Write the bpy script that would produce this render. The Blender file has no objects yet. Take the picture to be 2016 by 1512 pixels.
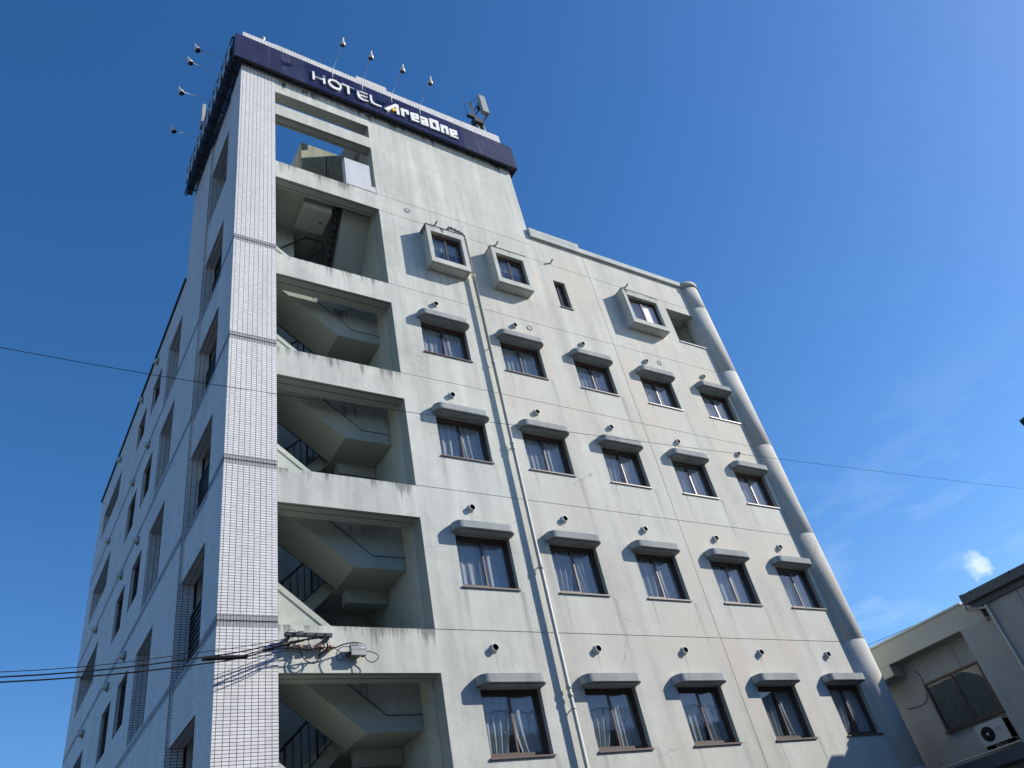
import bpy, math, random
from math import radians, sin, cos, pi, sqrt
from mathutils import Vector, Matrix
from mathutils.geometry import tessellate_polygon

random.seed(7)
S = bpy.context.scene

# ------------------------------------------------------------------ camera
cam_d = bpy.data.cameras.new('camera')
cam = bpy.data.objects.new('camera', cam_d)
S.collection.objects.link(cam)
S.camera = cam
RIGHT = Vector((0.8455043959771668, -0.4992565975107852, -0.18938101))
DOWN = Vector((0.186661273423708, 0.6086427539533199, -0.7711754450603041))
FWD = Vector((0.5002798070951155, 0.616682128735763, 0.6078019963037319))
cam_d.sensor_width = 36.0
cam_d.lens = 1522.09 / 2016.0 * 36.0
cam_d.clip_start = 0.1
cam_d.clip_end = 3000.0
mw = Matrix.Identity(4)
for i in range(3):
    mw[i][0] = RIGHT[i]; mw[i][1] = -DOWN[i]; mw[i][2] = -FWD[i]
mw[0][3], mw[1][3], mw[2][3] = -3.60125, -11.398, 1.59892
cam.matrix_world = mw

# ------------------------------------------------------------------ sky + sun
SUN = Vector((0.757, -0.408, 0.511)).normalized()      # towards the sun
EL = math.asin(SUN.z)
AZ = math.atan2(SUN.x, SUN.y)                          # clockwise from +Y
world = bpy.data.worlds.new('World')
S.world = world
world.use_nodes = True
wt = world.node_tree
for n in list(wt.nodes): wt.nodes.remove(n)
def wn(t, **k):
    n = wt.nodes.new(t)
    for a, b in k.items(): setattr(n, a, b)
    return n
wout = wn('ShaderNodeOutputWorld')
bg = wn('ShaderNodeBackground')
bg.inputs['Strength'].default_value = 0.13
sky = wn('ShaderNodeTexSky', sky_type='NISHITA')
sky.sun_disc = False
sky.sun_elevation = EL
sky.sun_rotation = AZ
sky.altitude = 100
sky.air_density = 1.0
sky.dust_density = 0.4
sky.ozone_density = 3.0
tc = wn('ShaderNodeTexCoord')
# thin clouds low in the sky
mp = wn('ShaderNodeMapping'); mp.inputs['Scale'].default_value = (2.2, 2.2, 7.0)
mp.inputs['Rotation'].default_value = (0.25, 0.1, 0.3)
wt.links.new(tc.outputs['Generated'], mp.inputs['Vector'])
nz = wn('ShaderNodeTexNoise'); nz.inputs['Scale'].default_value = 3.0
nz.inputs['Detail'].default_value = 7.0; nz.inputs['Roughness'].default_value = 0.55
wt.links.new(mp.outputs['Vector'], nz.inputs['Vector'])
rmp = wn('ShaderNodeMapRange'); rmp.inputs['From Min'].default_value = 0.5; rmp.inputs['From Max'].default_value = 0.85
wt.links.new(nz.outputs['Fac'], rmp.inputs['Value'])
sep = wn('ShaderNodeSeparateXYZ'); wt.links.new(tc.outputs['Generated'], sep.inputs['Vector'])
lowm = wn('ShaderNodeMapRange'); lowm.inputs['From Min'].default_value = 0.48; lowm.inputs['From Max'].default_value = 0.22
wt.links.new(sep.outputs['Z'], lowm.inputs['Value'])
def wmath(op, a, b=None, clamp=False):
    n = wn('ShaderNodeMath', operation=op); n.use_clamp = clamp
    for i, v in enumerate((a, b)):
        if v is None: continue
        if isinstance(v, (int, float)): n.inputs[i].default_value = v
        else: wt.links.new(v, n.inputs[i])
    return n.outputs[0]
eastm = wn('ShaderNodeMapRange'); eastm.inputs['From Min'].default_value = 0.45; eastm.inputs['From Max'].default_value = 0.8
wt.links.new(sep.outputs['X'], eastm.inputs['Value'])
veil = wmath('MULTIPLY', wmath('MULTIPLY', rmp.outputs[0], lowm.outputs[0]), wmath('MULTIPLY', eastm.outputs[0], 0.5))
# one small bright cumulus scrap
cdir = wn('ShaderNodeVectorMath', operation='DISTANCE')
nz2 = wn('ShaderNodeTexNoise'); nz2.inputs['Scale'].default_value = 46.0; nz2.inputs['Detail'].default_value = 9.0; nz2.inputs['Roughness'].default_value = 0.68
wt.links.new(tc.outputs['Generated'], nz2.inputs['Vector'])
mixv = wn('ShaderNodeVectorMath', operation='MULTIPLY_ADD')
wt.links.new(nz2.outputs['Color'], mixv.inputs[0])
mixv.inputs[1].default_value = (0.05, 0.05, 0.05)
wt.links.new(tc.outputs['Generated'], mixv.inputs[2])
wt.links.new(mixv.outputs[0], cdir.inputs[0])
cdir.inputs[1].default_value = (0.885 + 0.025, 0.384 + 0.025, 0.264 + 0.025)
scrap = wn('ShaderNodeMapRange'); scrap.inputs['From Min'].default_value = 0.018; scrap.inputs['From Max'].default_value = 0.004
wt.links.new(cdir.outputs['Value'], scrap.inputs['Value'])
cl = wmath('MAXIMUM', veil, wmath('MULTIPLY', scrap.outputs[0], 0.75), True)
hsv = wn('ShaderNodeHueSaturation'); hsv.inputs['Saturation'].default_value = 1.27
wt.links.new(sky.outputs[0], hsv.inputs['Color'])
tint = wn('ShaderNodeVectorMath', operation='MULTIPLY')
wt.links.new(hsv.outputs[0], tint.inputs[0]); tint.inputs[1].default_value = (0.99, 0.97, 1.04)
mx = wn('ShaderNodeMix', data_type='RGBA')
wt.links.new(cl, mx.inputs['Factor'])
wt.links.new(tint.outputs[0], mx.inputs['A'])
mx.inputs['B'].default_value = (5.6, 6.5, 7.4, 1)
wt.links.new(mx.outputs['Result'], bg.inputs['Color'])
wt.links.new(bg.outputs[0], wout.inputs['Surface'])

sun_d = bpy.data.lights.new('sun', 'SUN')
sun_d.energy = 5.0
sun_d.angle = radians(0.5)
sun_d.color = (1.0, 0.94, 0.85)
sun = bpy.data.objects.new('sun', sun_d)
S.collection.objects.link(sun)
sun.rotation_euler = (-SUN).to_track_quat('-Z', 'Y').to_euler()
sun.location = SUN * 60

S.view_settings.view_transform = 'Standard'
S.view_settings.look = 'None'
S.view_settings.exposure = 0.35
S.view_settings.gamma = 1.0
S.render.engine = 'CYCLES'
S.cycles.max_bounces = 8
S.cycles.diffuse_bounces = 4
S.cycles.transparent_max_bounces = 12

# ------------------------------------------------------------------ materials
def lin(c):
    return tuple(((v / 255.0) / 12.92 if v / 255.0 <= 0.04045 else ((v / 255.0 + 0.055) / 1.055) ** 2.4) for v in c)

class NT:
    """small node-tree helper"""
    def __init__(self, name):
        self.m = bpy.data.materials.new(name)
        self.m.use_nodes = True
        self.t = self.m.node_tree
        for n in list(self.t.nodes): self.t.nodes.remove(n)
        self.out = self.t.nodes.new('ShaderNodeOutputMaterial')
    def n(self, t, ins=None, **k):
        x = self.t.nodes.new(t)
        for a, b in k.items(): setattr(x, a, b)
        if ins:
            for a, b in ins.items(): self.set(x.inputs[a], b)
        return x
    def set(self, sock, v):
        if isinstance(v, bpy.types.NodeSocket): self.t.links.new(v, sock)
        else:
            if sock.type == 'RGBA' and len(v) == 3: v = (*v, 1)
            sock.default_value = v
    def math(self, op, a, b=None, clamp=False):
        x = self.n('ShaderNodeMath', operation=op); x.use_clamp = clamp
        self.set(x.inputs[0], a)
        if b is not None: self.set(x.inputs[1], b)
        return x.outputs[0]
    def rng(self, v, a, b, c=0.0, d=1.0, smooth=False):
        x = self.n('ShaderNodeMapRange', {'Value': v, 'From Min': a, 'From Max': b, 'To Min': c, 'To Max': d})
        if smooth: x.interpolation_type = 'SMOOTHSTEP'
        return x.outputs[0]
    def mix(self, f, a, b):
        x = self.n('ShaderNodeMix', data_type='RGBA')
        self.set(x.inputs['Factor'], f); self.set(x.inputs['A'], a); self.set(x.inputs['B'], b)
        return x.outputs['Result']
    def noise(self, vec, scale, detail=4.0, rough=0.55):
        return self.n('ShaderNodeTexNoise', {'Vector': vec, 'Scale': scale, 'Detail': detail, 'Roughness': rough}).outputs['Fac']
    def mapped(self, vec, scale=(1, 1, 1), loc=(0, 0, 0)):
        return self.n('ShaderNodeMapping', {'Vector': vec, 'Scale': scale, 'Location': loc}).outputs[0]
    def pos(self):
        return self.n('ShaderNodeNewGeometry').outputs['Position']
    def objc(self):
        return self.n('ShaderNodeTexCoord').outputs['Object']
    def bump(self, h, strength, dist):
        return self.n('ShaderNodeBump', {'Height': h, 'Strength': strength, 'Distance': dist}).outputs[0]
    def bsdf(self, color, rough=0.85, normal=None, metal=0.0, spec=0.35):
        b = self.n('ShaderNodeBsdfPrincipled', {'Base Color': color, 'Roughness': rough, 'Metallic': metal, 'Specular IOR Level': spec})
        if normal is not None: self.set(b.inputs['Normal'], normal)
        self.t.links.new(b.outputs[0], self.out.inputs['Surface'])
        return self.m

def stucco(name, base, warm=None, sills=False, cracks=0.0, streak=0.10, mottle=0.10, grain=0.35, drips=None, warm_center=None, vec='pos'):
    t = NT(name)
    p = t.pos() if vec == 'pos' else t.objc()
    sx = t.n('ShaderNodeSeparateXYZ', {'Vector': p})
    big = t.noise(p, 0.55, 5, 0.6)
    med = t.noise(p, 3.2, 6, 0.65)
    st = t.noise(t.mapped(p, (5.0, 5.0, 0.28)), 1.0, 5, 0.6)
    st2 = t.noise(t.mapped(p, (1.7, 1.7, 0.16), (3.1, 0, 7)), 1.0, 4, 0.55)
    fine = t.noise(p, 26.0, 4, 0.7)
    f = t.math('ADD', t.math('MULTIPLY', t.rng(big, 0.3, 0.7, -1, 1), mottle), t.math('MULTIPLY', t.rng(st, 0.3, 0.75, 0.6, -1), streak))
    f = t.math('ADD', f, t.math('MULTIPLY', t.rng(st2, 0.35, 0.7, 0.7, -1), streak))
    f = t.math('ADD', f, t.math('MULTIPLY', t.rng(med, 0.3, 0.7, -1, 1), mottle * 0.55))
    f = t.math('ADD', f, t.math('MULTIPLY', t.rng(fine, 0.3, 0.7, -1, 1), 0.06))
    val = t.math('ADD', f, 1.0)
    col = t.n('ShaderNodeVectorMath', {0: (*base,), 1: t.n('ShaderNodeCombineXYZ', {'X': val, 'Y': val, 'Z': val}).outputs[0]}, operation='MULTIPLY').outputs[0]
    if warm:
        wm = t.rng(t.noise(p, 0.42, 5, 0.6), 0.44, 0.62, 0, 0.55, True)
        if warm_center:
            cx, cz, r = warm_center
            dx = t.math('SUBTRACT', sx.outputs['X'], cx); dz = t.math('SUBTRACT', sx.outputs['Z'], cz)
            dd = t.math('SQRT', t.math('ADD', t.math('MULTIPLY', dx, dx), t.math('MULTIPLY', t.math('MULTIPLY', dz, dz), 0.35)))
            wm = t.math('MULTIPLY', t.math('ADD', t.rng(wm, 0, 0.55, 0.35, 1.0), 0.0), t.rng(dd, r * 0.3, r, 1.0, 0.08, True))
        col = t.mix(wm, col, warm)
    if drips:
        # (level z, x0, x1, length, strength) : run-off marks hanging below ledges
        tot = None
        nd = t.noise(t.mapped(p, (13.0, 13.0, 0.7)), 1.0, 4, 0.65)
        nd2 = t.noise(t.mapped(p, (2.3, 2.3, 0.5)), 1.0, 3, 0.5)
        for (z, x0, x1, ln, stg) in drips:
            d = t.math('SUBTRACT', z, sx.outputs['Z'])
            below = t.math('GREATER_THAN', d, 0.0)
            inx = t.math('MULTIPLY', t.math('GREATER_THAN', sx.outputs['X'], x0), t.math('LESS_THAN', sx.outputs['X'], x1))
            fall = t.rng(d, 0.0, ln, 0.22, -0.20)
            m = t.rng(t.math('ADD', t.math('ADD', nd, fall), t.math('MULTIPLY', t.math('SUBTRACT', nd2, 0.5), 1.3)), 0.56, 0.86, 0, stg, True)
            m = t.math('MULTIPLY', t.math('MULTIPLY', m, below), inx)
            m = t.math('MULTIPLY', m, t.math('LESS_THAN', d, ln * 1.6))
            tot = m if tot is None else t.math('MAXIMUM', tot, m)
        col = t.mix(t.math('MULTIPLY', tot, 1.0, True), col, (0.045, 0.045, 0.043))
    if sills:
        wob = t.math('MULTIPLY', t.math('SUBTRACT', t.noise(t.mapped(p, (3, 3, 1.2)), 1.0, 4), 0.5), 0.10)
        xm = t.math('MODULO', t.math('ADD', t.math('SUBTRACT', sx.outputs['X'], 3.40), wob), 2.2625)
        zr = t.math('MODULO', t.math('SUBTRACT', sx.outputs['Z'], 1.656), 2.904)
        d = t.math('SUBTRACT', 2.904, zr)                       # distance below the sill
        act = t.math('MULTIPLY', t.math('GREATER_THAN', sx.outputs['X'], 3.2), t.math('LESS_THAN', sx.outputs['Z'], 13.27))
        inw = t.math('MULTIPLY', t.rng(xm, 0.0, 0.05, 0, 1, True), t.rng(xm, 1.20, 1.27, 1, 0, True))
        clean = t.math('MULTIPLY', t.math('MULTIPLY', inw, t.rng(d, 0.02, 1.7, 1.0, 0.0)), act)
        col = t.mix(t.math('MULTIPLY', clean, 0.30), col, tuple(min(1, c * 1.13) for c in base))
        e1 = t.math('MULTIPLY', t.rng(t.math('ABSOLUTE', t.math('SUBTRACT', xm, 1.27)), 0.0, 0.10, 1, 0, True), t.rng(d, 0.0, 1.5, 1.0, 0.0))
        e2 = t.math('MULTIPLY', t.rng(t.math('ABSOLUTE', t.math('SUBTRACT', xm, 0.03)), 0.0, 0.07, 1, 0, True), t.rng(d, 0.0, 0.9, 1.0, 0.0))
        run = t.math('MULTIPLY', t.math('MULTIPLY', t.math('ADD', e1, e2), act), t.rng(st, 0.35, 0.6, 0.25, 1.0))
        vz = t.rng(t.math('ABSOLUTE', t.math('SUBTRACT', xm, t.math('ADD', 0.44, t.math('MULTIPLY', wob, 0.3)))), 0.0, 0.055, 1, 0, True)
        vd = t.math('SUBTRACT', 1.80, zr)
        vrun = t.math('MULTIPLY', t.math('MULTIPLY', vz, t.math('GREATER_THAN', vd, 0.0)), t.math('MULTIPLY', t.rng(vd, 0.0, 0.55, 0.8, 0.0), act))
        col = t.mix(t.math('MULTIPLY', t.math('MAXIMUM', run, vrun), 0.48, True), col, (0.16, 0.155, 0.14))
    if cracks:
        w3 = t.n('ShaderNodeTexNoise', {'Vector': p, 'Scale': 2.5, 'Detail': 5.0}).outputs['Color']
        wp = t.n('ShaderNodeVectorMath', {0: w3, 1: (0.5, 0.5, 0.5), 2: p}, operation='MULTIPLY_ADD').outputs[0]
        vo = t.n('ShaderNodeTexVoronoi', {'Vector': t.mapped(wp, (0.55, 0.55, 0.38)), 'Scale': 1.0}, feature='DISTANCE_TO_EDGE').outputs['Distance']
        ln = t.rng(vo, 0.0, 0.006, 1, 0)
        msk = t.rng(t.noise(p, 0.8, 3), 0.52, 0.62, 0, 1)
        col = t.mix(t.math('MULTIPLY', t.math('MULTIPLY', ln, msk), cracks), col, (0.20, 0.19, 0.175))
        spots = t.rng(t.noise(p, 9.0, 2, 0.4), 0.72, 0.76, 0, 0.22)
        col = t.mix(spots, col, (0.26, 0.25, 0.225))
        pale = t.rng(t.noise(t.mapped(p, (2.2, 2.2, 1.3), (9, 4, 2)), 1.0, 6, 0.75), 0.60, 0.66, 0, 0.28)
        col = t.mix(pale, col, tuple(min(1, c * 1.18) for c in base))
    gb = t.math('ADD', t.math('MULTIPLY', t.noise(p, 60.0, 3, 0.6), 0.5), t.math('MULTIPLY', t.noise(p, 18.0, 4, 0.6), 0.8))
    return t.bsdf(col, 0.9, t.bump(gb, grain, 0.012), spec=0.2)

def tile_mat(name, soldier=False, tilec=(0.66, 0.66, 0.72), grout=(0.055, 0.048, 0.065)):
    t = NT(name)
    uv = t.n('ShaderNodeUVMap').outputs[0]
    if soldier: uv = t.mapped(uv, (1, 1, 1), (0, -0.0086, 0))
    else: uv = t.mapped(uv, (1, 1, 1), (0, 0.0167, 0))
    w, h = (0.04815, 0.0967) if soldier else (0.0963, 0.048333)
    br = t.n('ShaderNodeTexBrick', {'Vector': uv, 'Color1': tilec, 'Color2': tuple(c * 0.86 for c in tilec), 'Mortar': grout,
              'Scale': 1.0, 'Mortar Size': 0.0046, 'Mortar Smooth': 0.1, 'Bias': -0.2, 'Brick Width': w, 'Row Height': h}, offset=0.0, squash=1.0)
    p = t.pos()
    d = t.rng(t.noise(t.mapped(p, (2, 2, 0.3)), 1.0, 4), 0.3, 0.7, 0.90, 1.05)
    col = t.n('ShaderNodeVectorMath', {0: br.outputs['Color'], 1: t.n('ShaderNodeCombineXYZ', {'X': d, 'Y': d, 'Z': d}).outputs[0]}, operation='MULTIPLY').outputs[0]
    rough = t.rng(br.outputs['Fac'], 0, 1, 0.5, 0.9)
    inv = t.math('SUBTRACT', 1.0, br.outputs['Fac'])
    return t.bsdf(col, rough, t.bump(inv, 0.5, 0.004), spec=0.18)

def paint(name, c, rough=0.5, var=0.05, scale=6.0, metal=0.0, bump=0.0, spec=0.4):
    t = NT(name)
    p = t.objc()
    v = t.rng(t.noise(p, scale, 5, 0.6), 0.3, 0.7, 1 - var, 1 + var)
    col = t.n('ShaderNodeVectorMath', {0: (*c,), 1: t.n('ShaderNodeCombineXYZ', {'X': v, 'Y': v, 'Z': v}).outputs[0]}, operation='MULTIPLY').outputs[0]
    nm = t.bump(t.noise(p, 40.0, 3), bump, 0.01) if bump else None
    return t.bsdf(col, rough, nm, metal, spec)

def glass_mat(name, tint=(0.88, 0.91, 0.92), gloss=1.0):
    t = NT(name)
    gm = t.n('ShaderNodeNewGeometry')
    cs = t.math('ABSOLUTE', t.n('ShaderNodeVectorMath', {0: gm.outputs['Incoming'], 1: gm.outputs['Normal']}, operation='DOT_PRODUCT').outputs['Value'])
    fr = t.math('ADD', 0.055, t.math('MULTIPLY', 0.945, t.math('POWER', t.math('SUBTRACT', 1.0, cs), 5.0)))
    p = t.objc()
    nb = t.bump(t.noise(p, 1.6, 2), 0.04, 0.05)
    f = t.math('MULTIPLY', t.math('MULTIPLY', fr, 1.5), gloss, True)
    g = t.n('ShaderNodeBsdfGlossy', {'Color': (0.9, 0.95, 1.0), 'Roughness': 0.02, 'Normal': nb}).outputs[0]
    tr = t.n('ShaderNodeBsdfTransparent', {'Color': tint}).outputs[0]
    x = t.n('ShaderNodeMixShader', {0: f, 1: tr, 2: g})
    t.t.links.new(x.outputs[0], t.out.inputs['Surface'])
    return t.m

def cloth_mat(name, c, sheer=0.0):
    t = NT(name)
    p = t.objc()
    v = t.rng(t.noise(t.mapped(p, (30, 30, 1.5)), 1.0, 3), 0.3, 0.7, 0.85, 1.08)
    col = t.n('ShaderNodeVectorMath', {0: (*c,), 1: t.n('ShaderNodeCombineXYZ', {'X': v, 'Y': v, 'Z': v}).outputs[0]}, operation='MULTIPLY').outputs[0]
    d = t.n('ShaderNodeBsdfDiffuse', {'Color': col}).outputs[0]
    tl = t.n('ShaderNodeBsdfTranslucent', {'Color': col}).outputs[0]
    x = t.n('ShaderNodeMixShader', {0: 0.25, 1: d, 2: tl})
    if sheer:
        tr = t.n('ShaderNodeBsdfTransparent', {'Color': (1, 1, 1)}).outputs[0]
        x = t.n('ShaderNodeMixShader', {0: sheer, 1: x.outputs[0], 2: tr})
    t.t.links.new(x.outputs[0], t.out.inputs['Surface'])
    return t.m

LV = [3.77, 6.67, 9.573, 12.448, 15.245, 18.68]           # floor joints of the facade
BASE = (0.53, 0.545, 0.50)
M = {}
M['facade'] = stucco('facade_render', BASE, warm=(0.575, 0.535, 0.465), warm_center=(10.5, 11.5, 8.0), streak=0.16, mottle=0.12, sills=True, cracks=0.5,
    drips=[(z, -0.05, 2.72, 0.55, 0.62) for z in LV[1:]] + [(17.45, 3.4, 12.2, 0.0, 0.0)] +
          [(22.46, -0.9, 7.7, 0.62, 0.93)] + [(16.15, 3.7, 5.1, 1.4, 0.25), (14.2, 3.3, 14, 0.5, 0.0)])
M['render_plain'] = stucco('render_plain', (0.47, 0.50, 0.475), streak=0.08, mottle=0.07)
M['bay'] = stucco('bay_render', (0.50, 0.51, 0.47), streak=0.10, mottle=0.10, drips=[(17.60, 3.0, 13.0, 0.35, 0.85)])
M['canopy'] = stucco('canopy_render', (0.33, 0.355, 0.35), streak=0.12, mottle=0.12, cracks=0.4, grain=0.3)
M['stair'] = stucco('stair_concrete', (0.42, 0.45, 0.41), streak=0.10, mottle=0.12,
    drips=[(z + 2.35, 1.6, 1.95, 0.9, 0.6) for z in LV[:5]])
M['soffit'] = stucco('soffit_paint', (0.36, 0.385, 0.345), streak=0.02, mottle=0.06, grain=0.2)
M['weathered'] = stucco('weathered_concrete', (0.36, 0.375, 0.30), streak=0.25, mottle=0.15)
M['upstand'] = stucco('painted_upstand', (0.55, 0.57, 0.60), streak=0.04, mottle=0.05)
M['pilaster'] = stucco('pilaster_render', (0.46, 0.46, 0.43), cracks=0.8, warm=(0.42, 0.37, 0.30), streak=0.10, mottle=0.10)
M['tile'] = tile_mat('white_tile', tilec=(0.76, 0.76, 0.755))
M['soldier'] = tile_mat('grey_soldier_tile', True, tilec=(0.37, 0.37, 0.385))
M['joint'] = paint('joint_sealant', (0.03, 0.03, 0.035), 0.8)
M['frame'] = paint('bronze_window_frame', (0.085, 0.056, 0.047), 0.42, 0.06)
M['sill'] = paint('bronze_sill', (0.10, 0.072, 0.065), 0.45)
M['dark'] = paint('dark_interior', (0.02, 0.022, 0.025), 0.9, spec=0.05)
M['glass'] = glass_mat('window_glass')
M['glass_side'] = glass_mat('side_window_glass', (0.5, 0.55, 0.55), 0.25)
M['cloud_refl'] = paint('painted_cloud_reflection', (0.62, 0.58, 0.60), 0.3, 0.25, 9.0)  # reflection of a bright cloud, painted into the pane's colour
M['curtain'] = cloth_mat('sheer_curtain', (0.56, 0.60, 0.62), 0.25)
M['curtain2'] = cloth_mat('sheer_curtain_olive', (0.17, 0.18, 0.15))
M['blind'] = cloth_mat('blue_blind', (0.10, 0.14, 0.19))
M['pipe'] = paint('painted_pipe', (0.43, 0.44, 0.40), 0.5, 0.08)
M['cap'] = paint('stainless_cap', (0.5, 0.5, 0.47), 0.45, 0.1, metal=0.3)
M['black'] = paint('black_rubber', (0.010, 0.010, 0.011), 0.8, spec=0.1)
M['navy'] = None
M['white'] = paint('white_acrylic', (0.86, 0.86, 0.84), 0.35, 0.02)
M['yellow'] = paint('yellow_acrylic', (0.80, 0.55, 0.06), 0.35, 0.03)
M['steel'] = paint('galvanised_steel', (0.42, 0.43, 0.43), 0.5, 0.12, metal=0.4)
M['darksteel'] = paint('dark_steel', (0.035, 0.04, 0.05), 0.6, 0.1)
M['bluesteel'] = paint('blue_painted_steel', (0.014, 0.02, 0.07), 0.5, 0.15)
M['lampw'] = paint('ivory_lamp', (0.62, 0.58, 0.46), 0.45, 0.06)
M['rail'] = paint('black_railing', (0.02, 0.022, 0.026), 0.5)
M['porcelain'] = paint('brown_insulator', (0.33, 0.20, 0.14), 0.6, 0.25, 14)
M['greybox'] = paint('grey_cast_box', (0.34, 0.35, 0.36), 0.55, 0.08)
M['antenna'] = paint('antenna_radome', (0.34, 0.35, 0.34), 0.5, 0.05)
M['roofing'] = paint('roofing', (0.3, 0.3, 0.3), 0.9)
M['flash'] = paint('dark_flashing', (0.035, 0.032, 0.03), 0.6)
M['nb_wall'] = stucco('neighbour_render', (0.37, 0.37, 0.345), streak=0.08, mottle=0.09, grain=0.2)
M['nb_beam'] = stucco('neighbour_fascia_render', (0.45, 0.45, 0.39), streak=0.03, mottle=0.05, grain=0.2)
M['nb_roof'] = paint('slate_metal_fascia', (0.075, 0.09, 0.10), 0.5, 0.08)
M['nb_coping'] = paint('white_coping', (0.6, 0.58, 0.53), 0.5)
M['ac'] = paint('ac_casing', (0.50, 0.49, 0.45), 0.5, 0.03)

def navy_mat():
    t = NT('navy_sign_panel')
    p = t.pos()
    sx = t.n('ShaderNodeSeparateXYZ', {'Vector': p})
    ins = t.math('MULTIPLY', t.math('GREATER_THAN', sx.outputs['X'], 0.80), t.math('LESS_THAN', sx.outputs['X'], 5.92))
    st = t.rng(t.noise(t.mapped(p, (6.0, 6.0, 0.5)), 1.0, 5, 0.6), 0.55, 0.85, 0, 0.5)
    bl = t.rng(t.noise(p, 0.9, 3, 0.5), 0.3, 0.7, 0.75, 1.25)
    base = t.mix(ins, (0.030, 0.033, 0.072), (0.010, 0.014, 0.062))
    base = t.n('ShaderNodeVectorMath', {0: base, 1: t.n('ShaderNodeCombineXYZ', {'X': bl, 'Y': bl, 'Z': bl}).outputs[0]}, operation='MULTIPLY').outputs[0]
    col = t.mix(t.math('MULTIPLY', st, t.rng(ins, 0, 1, 0.5, 0.22)), base, (0.30, 0.30, 0.38))
    return t.bsdf(col, 0.42, None, spec=0.22)
M['navy'] = navy_mat()

def asphalt():
    t = NT('asphalt')
    p = t.pos()
    v = t.rng(t.noise(p, 40, 5, 0.7), 0.3, 0.7, 0.065, 0.105)
    col = t.n('ShaderNodeCombineXYZ', {'X': v, 'Y': v, 'Z': v}).outputs[0]
    return t.bsdf(col, 0.9, t.bump(t.noise(p, 120, 3), 0.5, 0.01))
M['asphalt'] = asphalt()

# ------------------------------------------------------------------ mesh helpers
class MB:
    def __init__(self): self.v = []; self.f = []; self.m = []; self.s = []
    def face(self, pts, mi=0, sm=False):
        b = len(self.v); self.v += [tuple(p) for p in pts]
        self.f.append(tuple(range(b, b + len(pts)))); self.m.append(mi); self.s.append(sm)
    def box(self, a, b, mi=0):
        x0, y0, z0 = a; x1, y1, z1 = b
        x0, x1 = sorted((x0, x1)); y0, y1 = sorted((y0, y1)); z0, z1 = sorted((z0, z1))
        c = [(x0, y0, z0), (x1, y0, z0), (x1, y1, z0), (x0, y1, z0), (x0, y0, z1), (x1, y0, z1), (x1, y1, z1), (x0, y1, z1)]
        for q in ((3, 2, 1, 0), (4, 5, 6, 7), (0, 1, 5, 4), (1, 2, 6, 5), (2, 3, 7, 6), (3, 0, 4, 7)):
            self.face([c[i] for i in q], mi)
        return self
    def hexa(self, c, mi=0):
        for q in ((3, 2, 1, 0), (4, 5, 6, 7), (0, 1, 5, 4), (1, 2, 6, 5), (2, 3, 7, 6), (3, 0, 4, 7)):
            self.face([c[i] for i in q], mi)
        return self
    def prism(self, poly, to3, d0, d1, mi=0, holes=None, smooth=False):
        """poly (list of 2d) extruded between d0 and d1; to3(u,v,d)"""
        loops = [[Vector((u, v, 0)) for u, v in poly]]
        for h in (holes or []): loops.append([Vector((u, v, 0)) for u, v in h])
        flat = [p for l in loops for p in l]
        for tri in tessellate_polygon(loops):
            self.face([to3(flat[i].x, flat[i].y, d0) for i in tri], mi)
            self.face([to3(flat[i].x, flat[i].y, d1) for i in reversed(tri)], mi)
        for l in loops:
            n = len(l)
            for i in range(n):
                a, b = l[i], l[(i + 1) % n]
                self.face([to3(a.x, a.y, d0), to3(b.x, b.y, d0), to3(b.x, b.y, d1), to3(a.x, a.y, d1)], mi, smooth)
        return self
    def tube(self, path, r, mi=0, seg=10, caps=True, r1=None):
        path = [Vector(p) for p in path]
        n = len(path); rings = []
        up = None
        for i, p in enumerate(path):
            t = (path[min(i + 1, n - 1)] - path[max(i - 1, 0)]).normalized()
            if up is None:
                up = Vector((0, 0, 1)) if abs(t.z) < 0.9 else Vector((1, 0, 0))
            x = t.cross(up).normalized(); y = x.cross(t).normalized(); up = y
            rr = r if r1 is None else r + (r1 - r) * i / (n - 1)
            rings.append([p + x * (rr * cos(2 * pi * k / seg)) + y * (rr * sin(2 * pi * k / seg)) for k in range(seg)])
        b = len(self.v)
        for rg in rings: self.v += [tuple(q) for q in rg]
        for i in range(n - 1):
            for k in range(seg):
                k2 = (k + 1) % seg
                self.f.append((b + i * seg + k, b + i * seg + k2, b + (i + 1) * seg + k2, b + (i + 1) * seg + k))
                self.m.append(mi); self.s.append(True)
        if caps:
            self.f.append(tuple(b + k for k in range(seg))); self.m.append(mi); self.s.append(False)
            self.f.append(tuple(b + (n - 1) * seg + k for k in reversed(range(seg)))); self.m.append(mi); self.s.append(False)
        return self
    def lathe(self, prof, origin, axis, mi=0, seg=20):
        """prof = [(r, t)] along axis"""
        o = Vector(origin); a = Vector(axis).normalized()
        up = Vector((0, 0, 1)) if abs(a.z) < 0.9 else Vector((1, 0, 0))
        x = a.cross(up).normalized(); y = x.cross(a).normalized()
        b = len(self.v)
        for r, t in prof:
            for k in range(seg):
                self.v.append(tuple(o + a * t + x * (r * cos(2 * pi * k / seg)) + y * (r * sin(2 * pi * k / seg))))
        for i in range(len(prof) - 1):
            for k in range(seg):
                k2 = (k + 1) % seg
                self.f.append((b + i * seg + k, b + i * seg + k2, b + (i + 1) * seg + k2, b + (i + 1) * seg + k)); self.m.append(mi); self.s.append(True)
        return self

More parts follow.
